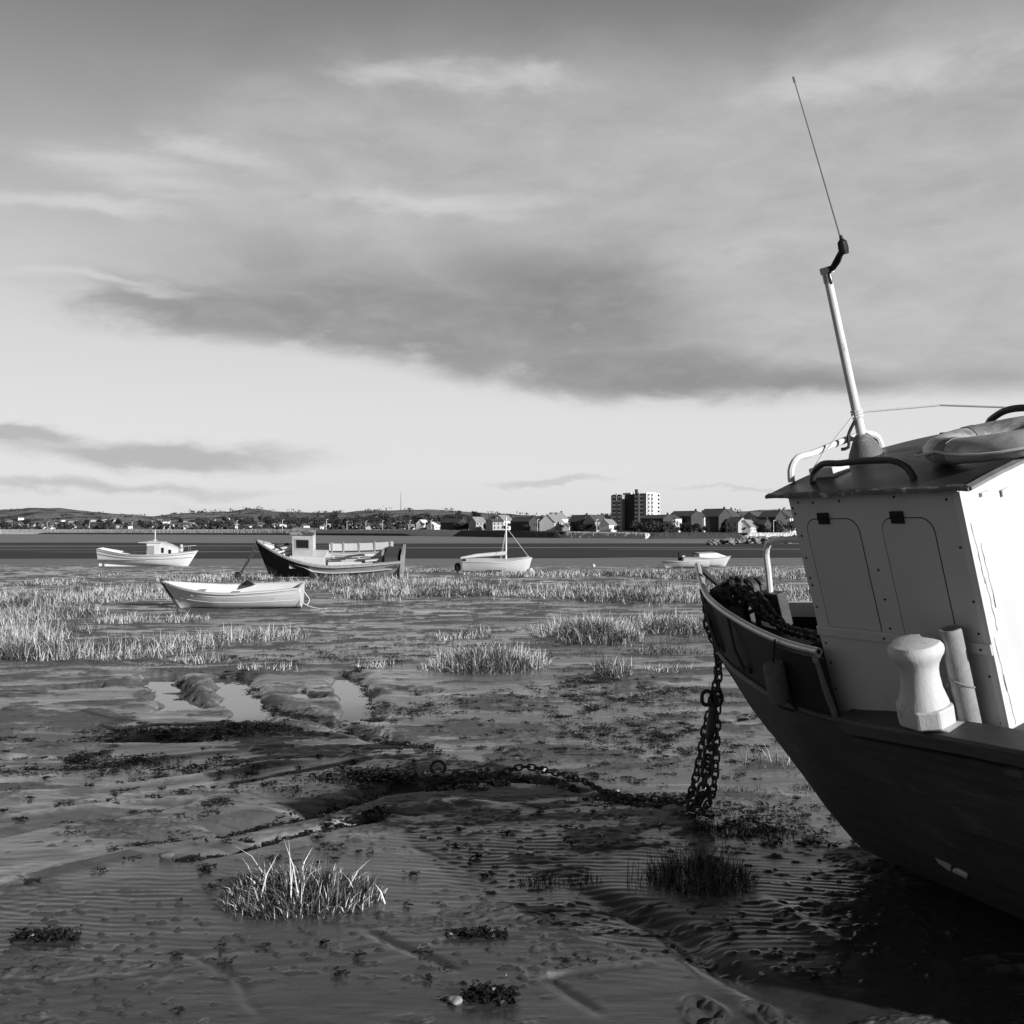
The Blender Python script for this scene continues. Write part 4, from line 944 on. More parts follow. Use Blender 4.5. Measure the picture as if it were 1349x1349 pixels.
def right_boats():
    T = empty('skiff', 'low white skiff partly behind the near bow rail', 'rowing boat')
    F = loft(2.7, 1.2, .34, .42, .36, .0, .3, .7, .42)
    hull_parts(T, F, WHITE, WHITE_OLD, WHITE); thwart(T, F, .4, .26, WHITE_OLD)
    place(T, 902, 748, R(184), heel=R(4))
    T = empty('motor_boat', 'rounded white motor boat beside the skiff, seen past the bow', 'motor boat')
    F = loft(3.1, 1.5, .55, .62, .6, .0, .35, .8, .35)
    hull_parts(T, F, WHITE, WHITE_OLD, M('strip_grey', .35, .6, .1, 5))
    B, S, pt, *_ = F
    mb = MB(); mb.rings([[Vector((x, y, z)) for y, z in ((-w, .5), (-w * .8, h), (w * .8, h), (w, .5))] for x, w, h in ((-.6, .62, .80), (.5, .58, .85), (1.2, .3, .62))], True, True); mb.build('cuddy', WHITE, T, bevel=.03)
    mb = MB(); mb.box(-.7, -.60, -.5, .5, .72, .80); mb.build('windscreen', BLACK, T)
    mb = MB(); mb.box(-1.72, -1.5, -.12, .12, .35, .85); mb.build('outboard', BLACK, T, bevel=.03)
    place(T, 930, 746, R(8), heel=R(3))
    x, y = at(782, dist_at(747)).xy
    mb = MB(); mb.lathe([(0, 0), (.08, .03), (.11, .10), (.08, .17), (.02, .19), (.02, .24), (0, .24)], 12, Matrix.Translation((x, y, tz(x, y) - .03))); prop(mb.build('buoy', WHITE, None, smooth=True), 'small white round buoy alone at the far edge of the grass', 'buoy')

# ------------------------------------------------------------------ grass and weed
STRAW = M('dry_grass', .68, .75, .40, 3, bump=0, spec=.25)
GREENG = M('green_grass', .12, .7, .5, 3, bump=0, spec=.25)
DARKG = M('dark_grass', .035, .75, .5, 5, bump=0, spec=.2)  # part dark plants, part shade between the blades put into colour

def blades(pos, hgt, wid, rng, lean=.35, mix=(.55, .3, .15), curl=.3, dome=False):
    n = len(pos); az = rng.uniform(0, 2 * np.pi, n); la = rng.uniform(0, 2 * np.pi, n)
    if dome:
        c0 = pos[:, :2] - pos[:, :2].mean(0); la = np.arctan2(c0[:, 1], c0[:, 0]) + rng.normal(0, .9, n); rr = np.hypot(c0[:, 0] / c0[:, 0].std(), c0[:, 1] / c0[:, 1].std()); hgt = hgt * np.clip(1.35 - .42 * rr, .35, 1.4)
    mi = rng.choice(3, n, p=mix); hgt = np.where(mi == 2, hgt * .62, hgt)  # dark blades kept short, so the grass base is coloured as if shaded
    zone = vn(pos[:, 0] * .9 + 7, pos[:, 1] * .7, 95); mi = np.where((zone < .42) & (rng.random(n) < .75) & (mi == 0), 1, mi)
    lm = np.abs(rng.normal(0, lean, n)); w = wid * rng.uniform(.7, 1.3, n)
    s = np.stack([np.cos(az), np.sin(az), np.zeros(n)], -1) * w[:, None] / 2
    dirv = np.stack([np.cos(la) * lm, np.sin(la) * lm, np.ones(n)], -1); dirv /= np.linalg.norm(dirv, axis=1)[:, None]
    mid = pos + dirv * (hgt * .55)[:, None]
    d2 = dirv + np.stack([np.cos(la) * lm, np.sin(la) * lm, -np.abs(rng.normal(0, curl, n))], -1); d2 /= np.linalg.norm(d2, axis=1)[:, None]
    tip = mid + d2 * (hgt * .5)[:, None]
    V = np.stack([pos - s, pos + s, mid + s * .75, mid - s * .75, tip], 1).reshape(-1, 3)
    k = np.arange(n) * 5
    q = np.stack([k, k + 1, k + 2, k + 3], -1); t = np.stack([k + 3, k + 2, k + 4], -1)
    return V, q, t, np.concatenate([mi, mi])

def grass_mesh(name, P, H, wid, rng, **kw):
    V, q, t, mi = blades(P, H, wid, rng, **kw)
    return np_mesh(name, V, q, t, [STRAW, GREENG, DARKG], mi)

def scatter(patches, rng):
    """patches: (px, py, half width px, half depth px, blades per m2, height, gappiness)"""
    PP, HH, WW = [], [], []
    for px, py, hw, hd, dens, ht, gap in patches:
        cx, cy = G(px, py); rx = hw * cy / FPX; ry = hd * cy * cy / (FPX * EYE)
        area = math.pi * rx * ry; n = int(area * dens * 3.0)
        r = np.sqrt(rng.random(n)); a = rng.random(n) * 2 * np.pi
        x = cx + rx * r * np.cos(a); y = cy + ry * r * np.sin(a)
        nz = vn(x * .45, y * .4, 90) * .35 + vn(x * 1.3, y * .9, 91) * .35 + vn(x * 4, y * 3, 92) * .3
        keep = nz > gap * .63 + .24 * sstep(.5, 1.0, r) - (rng.random(n) - .5) * .12
        x, y, nz = x[keep], y[keep], nz[keep]
        h = ht * (.35 + .85 * nz) * rng.uniform(.2, 1.45, len(x)) * .70
        PP.append(np.stack([x, y, terrain(x, y) - .01], -1)); HH.append(h); WW.append(np.full(len(x), .004 + .00028 * cy))
    return np.concatenate(PP), np.concatenate(HH), np.concatenate(WW)

MEADOW = [
    (110, 786, 150, 13, 120, .42, .6), (40, 812, 90, 14, 150, .45, .55), (25, 842, 80, 18, 200, .48, .45), (60, 866, 70, 9, 240, .48, .5),
    (165, 818, 38, 6, 170, .32, .6), (200, 852, 100, 13, 200, .36, .6), (165, 868, 60, 6, 260, .40, .65), (345, 840, 62, 8, 200, .32, .6), (255, 872, 45, 5, 220, .22, .7), (248, 816, 26, 4, 200, .26, .4),
    (285, 763, 75, 4, 90, .42, .45), (425, 774, 85, 11, 100, .40, .6), (560, 776, 150, 13, 100, .36, .6), (720, 779, 170, 11, 100, .36, .6), (860, 784, 130, 12, 110, .42, .55), (1000, 786, 150, 18, 110, .45, .5), (480, 762, 60, 4, 80, .45, .5),
    (960, 758, 160, 6, 70, .45, .55), (760, 757, 150, 4, 60, .35, .6), (60, 770, 120, 4, 70, .3, .7), (560, 752, 60, 2.2, 60, .35, .6), (150, 757, 20, 1.3, 80, .3, .5), (120, 760, 30, 1.5, 60, .25, .6),
    (880, 824, 80, 14, 170, .40, .6), (885, 858, 58, 8, 230, .36, .5), (615, 838, 62, 6, 160, .26, .65), (700, 830, 60, 9, 120, .25, .75), (350, 884, 42, 4, 250, .16, .5), (498, 879, 34, 5, 220, .20, .65), (1000, 830, 70, 16, 150, .40, .5), (885, 884, 50, 5, 220, .22, .65), (590, 880, 60, 6, 200, .22, .6),
]
def grass():
    P, H, W = scatter(MEADOW, RNG)
    print('meadow blades', len(P))
    o = grass_mesh('marsh_grass', P, H, W, RNG, mix=(.50, .20, .30), lean=.75, curl=.9); prop(o, kind='stuff')
    def clump(label, px, py, hw, hd, dens, ht, gap=.1, mix=(.6, .25, .15), lean=.4, name='grass_clump', group=None, wid=None, dome=False, curl=.35):
        rng = np.random.default_rng(int(px * 7 + py))
        P, H, W = scatter([(px, py, hw, hd, dens, ht, gap)], rng)
        if wid: W = np.full(len(P), wid)
        c = P.mean(0); o = grass_mesh(name, P - c, H, W, rng, mix=mix, lean=lean, dome=dome, curl=curl); o.location = c
        return prop(o, label, 'grass', group)
    clump('tall pale grass clump amid the mud, left of centre distance', 642, 872, 84, 15, 380, .50, .34, (.55, .2, .25), .8, dome=True, curl=.8)
    clump('wide straw coloured grass clump right of centre, before the meadow', 772, 834, 74, 15, 300, .52, .36, (.62, .16, .22), .8, dome=True, curl=.8)
    clump('small pale grass clump right of the tall one', 808, 886, 25, 7, 420, .32, .1, (.7, .2, .1))
    clump('lone stubby tuft of pale stalks in the lit foreground mud', 398, 1180, 108, 30, 1900, .26, .05, (.45, .12, .43), .75, wid=.0065, dome=True)
    t = clump('shaded bushy dark tuft in front of the hanging chains', 925, 1155, 70, 22, 1300, .46, .15, (.0, .30, .70), .75, wid=.005, dome=True, curl=.7)  # no straw blades: the hull's shadow is put into the tuft's colour
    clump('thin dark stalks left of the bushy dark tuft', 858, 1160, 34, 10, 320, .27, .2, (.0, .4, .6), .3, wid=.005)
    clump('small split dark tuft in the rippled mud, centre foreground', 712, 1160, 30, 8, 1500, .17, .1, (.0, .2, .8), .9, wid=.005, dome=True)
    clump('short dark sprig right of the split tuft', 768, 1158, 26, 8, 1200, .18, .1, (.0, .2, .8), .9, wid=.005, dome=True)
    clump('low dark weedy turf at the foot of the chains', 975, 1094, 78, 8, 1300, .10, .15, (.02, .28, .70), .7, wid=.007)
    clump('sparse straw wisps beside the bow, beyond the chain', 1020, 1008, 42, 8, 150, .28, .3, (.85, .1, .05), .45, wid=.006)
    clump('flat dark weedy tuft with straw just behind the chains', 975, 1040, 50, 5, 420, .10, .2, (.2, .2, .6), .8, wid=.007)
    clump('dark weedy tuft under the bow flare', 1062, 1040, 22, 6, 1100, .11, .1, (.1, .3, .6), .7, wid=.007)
    # individual long stalks of the lit tuft
    rng = np.random.default_rng(5); x0, y0 = G(400, 1180)
    n = 90; x = x0 + rng.normal(0, .19, n); y = y0 + rng.normal(0, .12, n)
    P = np.stack([x, y, terrain(x, y)], -1)
    o = grass_mesh('dry_stalks', P - P.mean(0), rng.uniform(.12, .34, n), np.full(n, .0075), rng, mix=(1, 0, 0), lean=.6, curl=.2); o.location = P.mean(0)
    prop(o, 'pale broken reed stalks standing out of the lit tuft', 'grass')

def weed_mesh(rng, n, sx, sy, h):
    V, F = [], []
    for _ in range(n):
        x, y = np.clip(rng.normal(0, 1), -1.7, 1.7) * sx, np.clip(rng.normal(0, 1), -1.7, 1.7) * sy; a = rng.uniform(0, 6.28); l = rng.uniform(.008, .035); w = rng.uniform(.002, .008); z = abs(rng.normal(0, h))
        dx, dy = math.cos(a) * l, math.sin(a) * l; nx, ny = -math.sin(a) * w, math.cos(a) * w; k = len(V)
        t = rng.normal(0, .5) * l
        V += [(x - nx, y - ny, z), (x + nx, y + ny, z + rng.uniform(0, .012)), (x + dx + nx, y + dy + ny, z + t * .5 + .01), (x + dx - nx, y + dy - ny, z + t * .5)]
        F += [(k, k + 1, k + 2, k + 3)]
    return V, F

WEED = M('bladder_wrack', .018, .35, .6, 20, bump=.5)
def seaweed():
    rng = np.random.default_rng(3); mb = MB()
    def strew(px, py, hw, hd, n, size=.5, h=.015):
        cx, cy = G(px, py)
        xs = cx + rng.normal(0, hw * cy / FPX * .5, n); ys = cy + rng.normal(0, hd * cy * cy / (FPX * EYE) * .5, n); zs = terrain(xs, ys)
        for x, y, z in zip(xs, ys, zs):
            k = int(rng.integers(8, 34)); sx = rng.uniform(.02, .09) * size * 2
            V, F = weed_mesh(rng, k, sx, sx * .6, h)
            mb.add([(x + a, y + b, z + c * .6 + .002) for a, b, c in V], F)
    for a in [(500, 1024, 70, 10, 150, .4, .025), (610, 1034, 50, 6, 60, .3, .02), (700, 1026, 120, 8, 90, .3, .01), (830, 1052, 100, 9, 80, .3, .01), (640, 1000, 300, 40, 90, .26), (250, 1040, 260, 50, 110, .3), (230, 966, 150, 7, 110, .45), (640, 930, 160, 30, 70, .3), (900, 990, 120, 26, 80, .3), (1000, 1080, 120, 30, 90, .25), (700, 1090, 160, 50, 26, .14), (350, 1130, 220, 50, 36, .2), (820, 962, 120, 20, 80, .45), (150, 1005, 160, 14, 90, .4), (520, 940, 90, 20, 60, .4), (860, 920, 150, 20, 110, .4), (600, 1250, 300, 80, 9, .12), (250, 1260, 260, 70, 6, .12), (640, 850, 300, 20, 190, .8), (780, 905, 60, 20, 120, .5), (560, 800, 260, 16, 160, 1.2), (330, 960, 60, 10, 80, .5), (400, 870, 300, 8, 150, .7)]:
        strew(*a)
    for line, n, sz in [(TRENCH[0][0], 520, .34), (TRENCH[1][0], 120, .22), (TRENCH[4][0], 160, .36), (TRENCH[5][0], 80, .3), (TRENCH[6][0], 90, .3), (TRENCH[7][0], 170, .34), (TRENCH[8][0], 90, .34), (TRENCH[9][0], 100, .34), (TRENCH[10][0], 50, .4), (TRENCH[11][0], 60, .4), (POOLS[0][0], 50, .4), (POOLS[2][0], 60, .4)]:
        k = len(line) - 1
        for q in np.linspace(0, k - 1e-6, max(3, n // 12)):
            i = int(q); f = q - i; strew(line[i][0] * (1 - f) + line[i + 1][0] * f, line[i][1] * (1 - f) + line[i + 1][1] * f, 9, 4, 12, sz, .008)
    prop(mb.build('seaweed_scraps', WEED), kind='stuff')
    def lump(label, px, py, n, sx, sy, h, seed):
        x, y = G(px, py); V, F = weed_mesh(np.random.default_rng(seed), n, sx, sy, h); mb = MB(); mb.add(V, F)
        o = mb.build('seaweed', WEED); o.location = (x, y, tz(x, y) + .004); return prop(o, label, 'seaweed')
    lump('flat dark seaweed sprawled at the lower left edge of the mud', 62, 1234, 420, .085, .035, .012, 1)
    lump('glistening dark seaweed heap beside the pale pebble, bottom centre', 645, 1314, 520, .058, .028, .022, 2)
    lump('thin arc of dark seaweed on smooth mud, lower centre', 628, 1232, 300, .08, .02, .010, 3)
    lump('upright dark seaweed lump between the streaked banks at left', 105, 1003, 320, .06, .04, .04, 4)
    # pale stones and shells
    def stone(label, px, py, r, v, seed, name='stone'):
        rr = random.Random(seed); x, y = G(px, py); bm = bmesh.new(); bmesh.ops.create_icosphere(bm, subdivisions=3, radius=r)
        for q in bm.verts:
            k = 1 + .38 * (math.sin(q.co.x * 2.1 / r + seed) * math.cos(q.co.y * 1.7 / r + seed) + .4 * math.sin(q.co.z * 3 / r)); q.co *= k; q.co.z *= .72; q.co.x *= 1.2
        me = bpy.data.meshes.new(name); bm.to_mesh(me); bm.free()
        for p in me.polygons: p.use_smooth = True
        me.materials.append(M('stone_%d' % int(v * 100), v, .75, .3, 18, bump=.5)); o = bpy.data.objects.new(name, me); COL.objects.link(o); o.location = (x, y, tz(x, y) + r * .35); o.rotation_euler = (0, 0, seed)
        return prop(o, label, 'stone')
    stone('white stone standing on the weedy chain line, centre', 716, 1017, .034, .6, 1)
    stone('pale pebble left of the glistening seaweed, bottom centre', 598, 1319, .027, .32, 2)
    stone('flattish white stone on the chain, left of the upright one', 668, 1023, .024, .5, 3)
    stone('small pale stone near the chain bend', 640, 1026, .020, .5, 4)
    stone('tiny white pebble on the dark mud below the boat shadow', 1004, 1276, .011, .6, 5)
    stone('grey mottled stone on the left mud above the lit tuft', 218, 1129, .036, .12, 6)
    stone('pale stone by the chain near the hanging bundle', 812, 1040, .016, .4, 7)

# ------------------------------------------------------------------ far shore
def shore_D(px): return float(np.interp(px, [-200, 0, 200, 400, 560, 700, 850, 1040, 1200, 1500], [1750, 1700, 1420, 1180, 940, 700, 600, 640, 660, 700]))
def wall_z(px): return float(np.interp(px, [-200, 0, 200, 560, 700, 850, 1040, 1500], [5.0, 5.0, 4.6, 3.4, 2.3, 1.2, 1.0, 1.2]))
SKYL = [(-300, 674), (0, 672), (40, 669), (75, 669), (110, 673), (150, 677), (200, 680), (235, 677), (270, 675), (300, 674), (320, 671), (345, 671), (360, 674), (420, 676), (455, 676), (500, 673), (560, 672), (600, 674), (640, 677), (700, 680), (780, 683), (860, 684), (930, 682), (960, 676), (1000, 673), (1050, 672), (1150, 675), (1300, 672), (1600, 676)]
def land_z(px, D):
    s = shore_D(px); w = wall_z(px); r = 3000.0
    zr = EYE + (HOR - float(np.interp(px, *zip(*SKYL)))) / FPX * r
    zf = w + float(np.interp(D - s, [0, 60, 500, 900], [0, .5, 9 if px < 640 else 4, 16 if px < 640 else 9]))
    t = min(1, max(0, (D - s - 450) / (r - s - 450))); t = t * t * (3 - 2 * t)
    return zf * (1 - t) + zr * t
def far_at(px, D): return Vector(((px - CX) / FPX * D, D, land_z(px, D)))

def land():
    pxs = np.arange(-420, 1760, 6.0); offs = np.array([0, 6, 20, 60, 140, 260, 420, 600, 850, 1150, 1500])
    V = []; nr = len(offs) + 4
    for px in pxs:
        s = shore_D(px); Ds = [s + o for o in offs if s + o < 2900]; Ds = list(s + offs * (min(1, (2500 - s) / 1500))) + [2750, 3000, 3300, 4200]
        for k, D in enumerate(Ds):
            z = land_z(px, min(D, 3000)); z += 5.5 * (fbm(np.array([px / 34.]), np.array([D / 260.]), 8, 3)[0]) * min(1, (D - s) / 900)
            if D > 3050: z = z * (1 - (D - 3000) / 1300)
            if k == 0: z = wall_z(px) - .4
            V.append(((px - CX) / FPX * D, D, z))
    nc = len(pxs); i = (np.arange(nc - 1)[:, None] * nr + np.arange(nr - 1)[None, :]).ravel()
    q = np.stack([i, i + nr, i + nr + 1, i + 1], -1)
    m = bpy.data.materials.new('far_fields'); t = tree_of(m); b = t.nodes['Principled BSDF']
    v = coords(t, (.004, .0022, .0)); vo = t.nodes.new('ShaderNodeTexVoronoi'); vo.inputs['Scale'].default_value = 1.6; t.links.new(v, vo.inputs['Vector'])
    bw = t.nodes.new('ShaderNodeRGBToBW'); t.links.new(vo.outputs['Color'], bw.inputs[0])
    f = X(t, bw.outputs[0]); n = noise(t, coords(t, (.02, .012, .02)), 1, 6, .65)
    c = (f - .5) * .26 + .24; c = c.mix(.06, n.step(.48, .58))  # field greys lightened, distance haze put into their colour
    t.links.new(gray(t, c), b.inputs['Base Color']); b.inputs['Roughness'].default_value = .9; b.inputs['Specular IOR Level'].default_value = .1
    prop(np_mesh('hills', np.array(V), q, mats=[m], smooth=True), kind='structure')

def sea_wall(label, px0, px1, mat, seed, dz=0.0, rough=1.0, dD=0.0, name='sea_wall'):
    rng = np.random.default_rng(seed); pxs = np.arange(px0, px1 + .1, 1.6); rg = []
    for px in pxs:
        D = shore_D(px) - 4 + dD; w = wall_z(px) + dz; e = min(1, (px - px0) / 14 + .15, (px1 - px) / 14 + .15)
        j = lambda a: rng.uniform(-a, a) * rough * .4
        prof = [(-9, -2.4), (-7 + j(1), -1.2 + j(.5)), (-5 + j(1), .0 + j(.7)), (-3 + j(.8), (w * .5 + .3) + j(.6)), (-1 + j(.5), w - .1 + j(.5)), (1, w + j(.3)), (4, w)]
        rg.append([Vector(((px - CX) / FPX * (D + d), D + d, -2.4 + (z + 2.4) * e)) for d, z in prof])
    mb = MB(); mb.rings(rg, False, False); o = mb.build(name, mat, None); return prop(o, label, 'sea wall')

def far_walls():
    pale = M('pale_rock_armour', .85, .85, .35, .25, stain=.6, stain_at=(.58, .7), stain_scale=.4, bump=.3, bdist=.2)
    dark = M('dark_stone_wall', .05, .85, .6, .3, bump=.4, bdist=.3)
    mid = M('mixed_rock', .70, .85, .4, .5, stain=.22, stain_at=(.56, .62), stain_scale=.5, bump=.5, bdist=.4)
    sea_wall('long pale rock sea wall along the far shore at left', -420, 640, pale, 1)
    sea_wall('dark weedy stone wall below the houses behind the dinghy mast', 596, 745, dark, 2, -.1, .6, -8)
    sea_wall('mottled pale rock bank in front of the tower block', 735, 865, mid, 3)
    sea_wall('dark wall under the terraces right of the tower', 850, 985, dark, 4, .2, .5, -2)
    sea_wall('pale broken rock wall at the right end of the shore', 975, 1700, mid, 5, .3)
    # low dark weed band at the foot of the left wall
    sea_wall('thin dark weedy ledge at the foot of the pale sea wall', 45, 545, dark, 6, -5.6, .5, -14, name='weed_ledge')
    # groyne of boulders at right, nearer
    rng = np.random.default_rng(8); gm = M('groyne_rock', .28, .9, .8, .6, stain=.03, stain_at=(.5, .55), stain_scale=.4); P = []
    for _ in range(4):
        bm_ = bmesh.new(); bmesh.ops.create_icosphere(bm_, subdivisions=1, radius=1)
        for q in bm_.verts: q.co *= rng.uniform(.75, 1.2); q.co.z *= .75
        me = bpy.data.meshes.new('boulder'); bm_.to_mesh(me); bm_.free(); me.materials.append(gm); P.append(me)
    for _ in range(170):
        px = rng.uniform(932, 1064); k = (px - 932) / 132; D = np.interp(k, [0, 1], [330, 395]) + rng.normal(0, 12); r = rng.uniform(.6, 1.6); x = (px - CX) / FPX * D
        o = bpy.data.objects.new('boulder', P[int(rng.integers(0, 4))]); COL.objects.link(o); o.location = (x, D, -2 + rng.uniform(0, 2.0) * min(1, k * 2.5 + .15)); o.scale = (r, r, r); o.rotation_euler = (0, 0, rng.uniform(0, 6))
        prop(o, 'dark boulder of the low groyne running out below the right hand houses', 'boulder', 'boulders of the groyne')

def far_wood():
    # the woodland and hedges on the hills read as one mass
    rng = np.random.default_rng(77); V, F, MI = [], [], []
    for _ in range(1500):
        px = rng.uniform(-120, 1500); s0 = shore_D(px); D = s0 + 30 + rng.random() ** 2.2 * (2750 - s0)
        if vn(np.array([px / 22.]), np.array([D / 160.]), 61)[0] < .42: continue
        if px > 640 and D < s0 + 160: continue
        z = land_z(px, D); x0 = (px - CX) / FPX * D; m = int(rng.integers(0, 3)); h = rng.uniform(5, 10); w = rng.uniform(6, 16)
        for _ in range(14):
            c = np.array([x0 + rng.normal(0, w * .45), D + rng.normal(0, w * .4), z + h * abs(rng.normal(.35, .25))]); u = rng.normal(0, 1, 3); u /= np.linalg.norm(u); q = np.cross(u, rng.normal(0, 1, 3)); q /= np.linalg.norm(q); sc = rng.uniform(1.0, 2.8)
            k = len(V); V += [c - u * sc, c + q * sc * .8, c + u * sc, c - q * sc * .8]; F.append((k, k + 1, k + 2, k + 3)); MI.append(m)
    o = np_mesh('far_woodland', np.array(V), np.array(F), mats=TREEM, mi=MI); prop(o, kind='stuff')

TREEM = [M('winter_tree', .060, .9, .6, .25, bump=0, spec=.1), M('evergreen_tree', .032, .9, .6, .3, bump=0, spec=.1), M('twiggy_tree', .10, .9, .5, .25, bump=0, spec=.1)]
BARK = M('far_bark', .06, .9, .3, 1, bump=0)
def tree_proto(seed, h, wdt, m, nleaf):
    rng = np.random.default_rng(seed); T = empty('shore_tree', None, 'tree', (0, -500 - seed * 40, -80))
    mb = MB(); mb.tube([(0, 0, 0), (.1, 0, h * .25), (0, .1, h * .6)], [h * .03, h * .024, h * .008], 6)
    for k in range(5):
        a = rng.uniform(0, 6.28); z = h * rng.uniform(.25, .5); mb.tube([(0, 0, z), (math.cos(a) * wdt * .35, math.sin(a) * wdt * .35, z + h * .28)], [h * .014, h * .005], 4)
    mb.build('trunk', BARK, T)
    lobes = [(rng.normal(0, wdt * .20), rng.normal(0, wdt * .20), h * rng.uniform(.38, .80), wdt * rng.uniform(.16, .30)) for _ in range(9)] + [(0, 0, h * .6, wdt * .34)]
    V, F = [], []
    for i in range(nleaf):
        lx, ly, lz, r = lobes[int(rng.integers(0, 10))]; d = rng.normal(0, 1, 3); d /= np.linalg.norm(d); q = r * rng.uniform(.55, 1.12)
        c = np.array([lx, ly, lz]) + d * q * np.array([1, 1, .85]); c[2] = max(c[2], h * .12)
        u = rng.normal(0, 1, 3); u /= np.linalg.norm(u); w = np.cross(u, rng.normal(0, 1, 3)); w /= np.linalg.norm(w); s = wdt * rng.uniform(.035, .085)
        k = len(V); V += [c - u * s, c + w * s * .8, c + u * s, c - w * s * .8]; F.append((k, k + 1, k + 2, k + 3))
    np_mesh('crown', np.array(V), np.array(F), mats=[m], parent=T)
    return T

def far_trees():
    rng = np.random.default_rng(21)
    P = [tree_proto(1, 10, 9, TREEM[0], 420), tree_proto(2, 9, 10, TREEM[1], 420), tree_proto(3, 11, 9, TREEM[2], 380), tree_proto(4, 8, 12, TREEM[0], 420), tree_proto(5, 12, 7, TREEM[1], 380)]
    used = [False] * 5
    def put(px, D, kind, sc, label, group):
        if used[kind]: o = copy_tree(P[kind])
        else: o = P[kind]; used[kind] = True
        p = far_at(px, D); o.location = (p.x, p.y, p.z - .3); o.rotation_euler = (0, 0, rng.uniform(0, 6.28)); o.scale = (sc * rng.uniform(.85, 1.25), sc * rng.uniform(.85, 1.25), sc * rng.uniform(.8, 1.15)); prop(o, label, 'tree', group)
    n = 0
    for _ in range(130):   # left and middle shore belt
        px = rng.uniform(-30, 640); D = shore_D(px) + abs(rng.normal(0, 190)) + 25
        put(px, D, int(rng.integers(0, 5)), rng.uniform(.75, 1.45), 'dark tree in the wooded belt along the far left shore', 'trees along the far left shore')
    for _ in range(105):
        px = rng.uniform(250, 830); D = shore_D(px) + rng.uniform(260, 620)
        put(px, D, int(rng.integers(0, 4)), rng.uniform(.9, 1.5), 'tree on the rising ground behind the middle shore houses', 'trees behind the middle shore')
    for _ in range(95):
        px = rng.uniform(590, 1045); D = shore_D(px) + rng.uniform(8, 60)
        put(px, D, int(rng.integers(0, 5)), rng.uniform(.35, .8), 'dark garden tree among the right hand shore houses', 'garden trees on the right shore')
    for px, D, k, s in [(801, 800, 0, 1.25), (792, 830, 3, 1.0), (925, 900, 1, 1.35), (936, 900, 3, 1.45), (948, 910, 1, 1.45), (957, 920, 0, 1.35), (880, 880, 2, .85), (893, 890, 0, .95), (902, 900, 2, .9), (1010, 900, 0, .9), (690, 850, 0, 1.2), (735, 870, 3, 1.2), (715, 860, 2, 1.2), (770, 860, 0, 1.1)]:
        put(px, D, k, s, 'tree showing above the roofs near the tower block', 'trees above the right shore roofs')

HW = [M('house_white', .80, .8, .06, .3, bump=0), M('house_grey', .42, .85, .15, .3, bump=0), M('house_dark', .06, .85, .3, .3, bump=0)]
HR = [M('roof_slate', .09, .8, .3, .5, bump=0), M('roof_pale', .30, .8, .2, .5, bump=0)]
FARWIN = M('far_window', .03, .3, .2, 1, bump=0)
def house_proto(name, L, Wd, H, RH, wm, rm, wins=True, chim=True):
    T = empty(name, None, 'house', (0, -700, -90))
    mb = MB(); mb.rings([[Vector((-L / 2, y, z)) for y, z in ((-Wd / 2, -2), (-Wd / 2, H), (0, H + RH), (Wd / 2, H), (Wd / 2, -2))], [Vector((L / 2, y, z)) for y, z in ((-Wd / 2, -2), (-Wd / 2, H), (0, H + RH), (Wd / 2, H), (Wd / 2, -2))]], True, True)
    mb.build('wall', wm, T)
    mb = MB(); k = RH / (Wd / 2)
    for sg in (1, -1):
        y1 = sg * (Wd / 2 + .4); z1 = H - .4 * k
        mb.add([(-L / 2 - .3, 0, H + RH + .25), (L / 2 + .3, 0, H + RH + .25), (L / 2 + .3, y1, z1 + .25), (-L / 2 - .3, y1, z1 + .25), (-L / 2 - .3, 0, H + RH + .03), (L / 2 + .3, 0, H + RH + .03), (L / 2 + .3, y1, z1 + .03), (-L / 2 - .3, y1, z1 + .03)], [(0, 1, 2, 3), (7, 6, 5, 4), (0, 3, 7, 4), (1, 5, 6, 2), (3, 2, 6, 7)])
    rf = mb.build('roof', rm, T)
    if chim:
        mb = MB(); mb.box(L / 2 - 1.3, L / 2 - .4, -.4, .4, H + RH - .6, H + RH + 1.3); mb.build('chimney', HW[2], rf)
    if wins:
        nx = max(2, int(L / 3.2)); rows = [1.0] if H < 4 else ([1.0, 3.9] if H < 7.5 else [1.0, 4.1, 7.1])
        for z in rows:
            if z + 1.5 > H: continue
            for i in range(nx):
                x = -L / 2 + L * (i + .5) / nx; mb = MB(); mb.box(x - .55, x + .55, -Wd / 2 - .05, -Wd / 2 + .05, z, z + 1.5); mb.build('window', FARWIN, T)
        mb = MB(); mb.box(L / 2 - .05, L / 2 + .05, -.6, .6, 3.2 if H > 4 else 1, 4.6 if H > 4 else 2.3); mb.build('window', FARWIN, T)
    return T

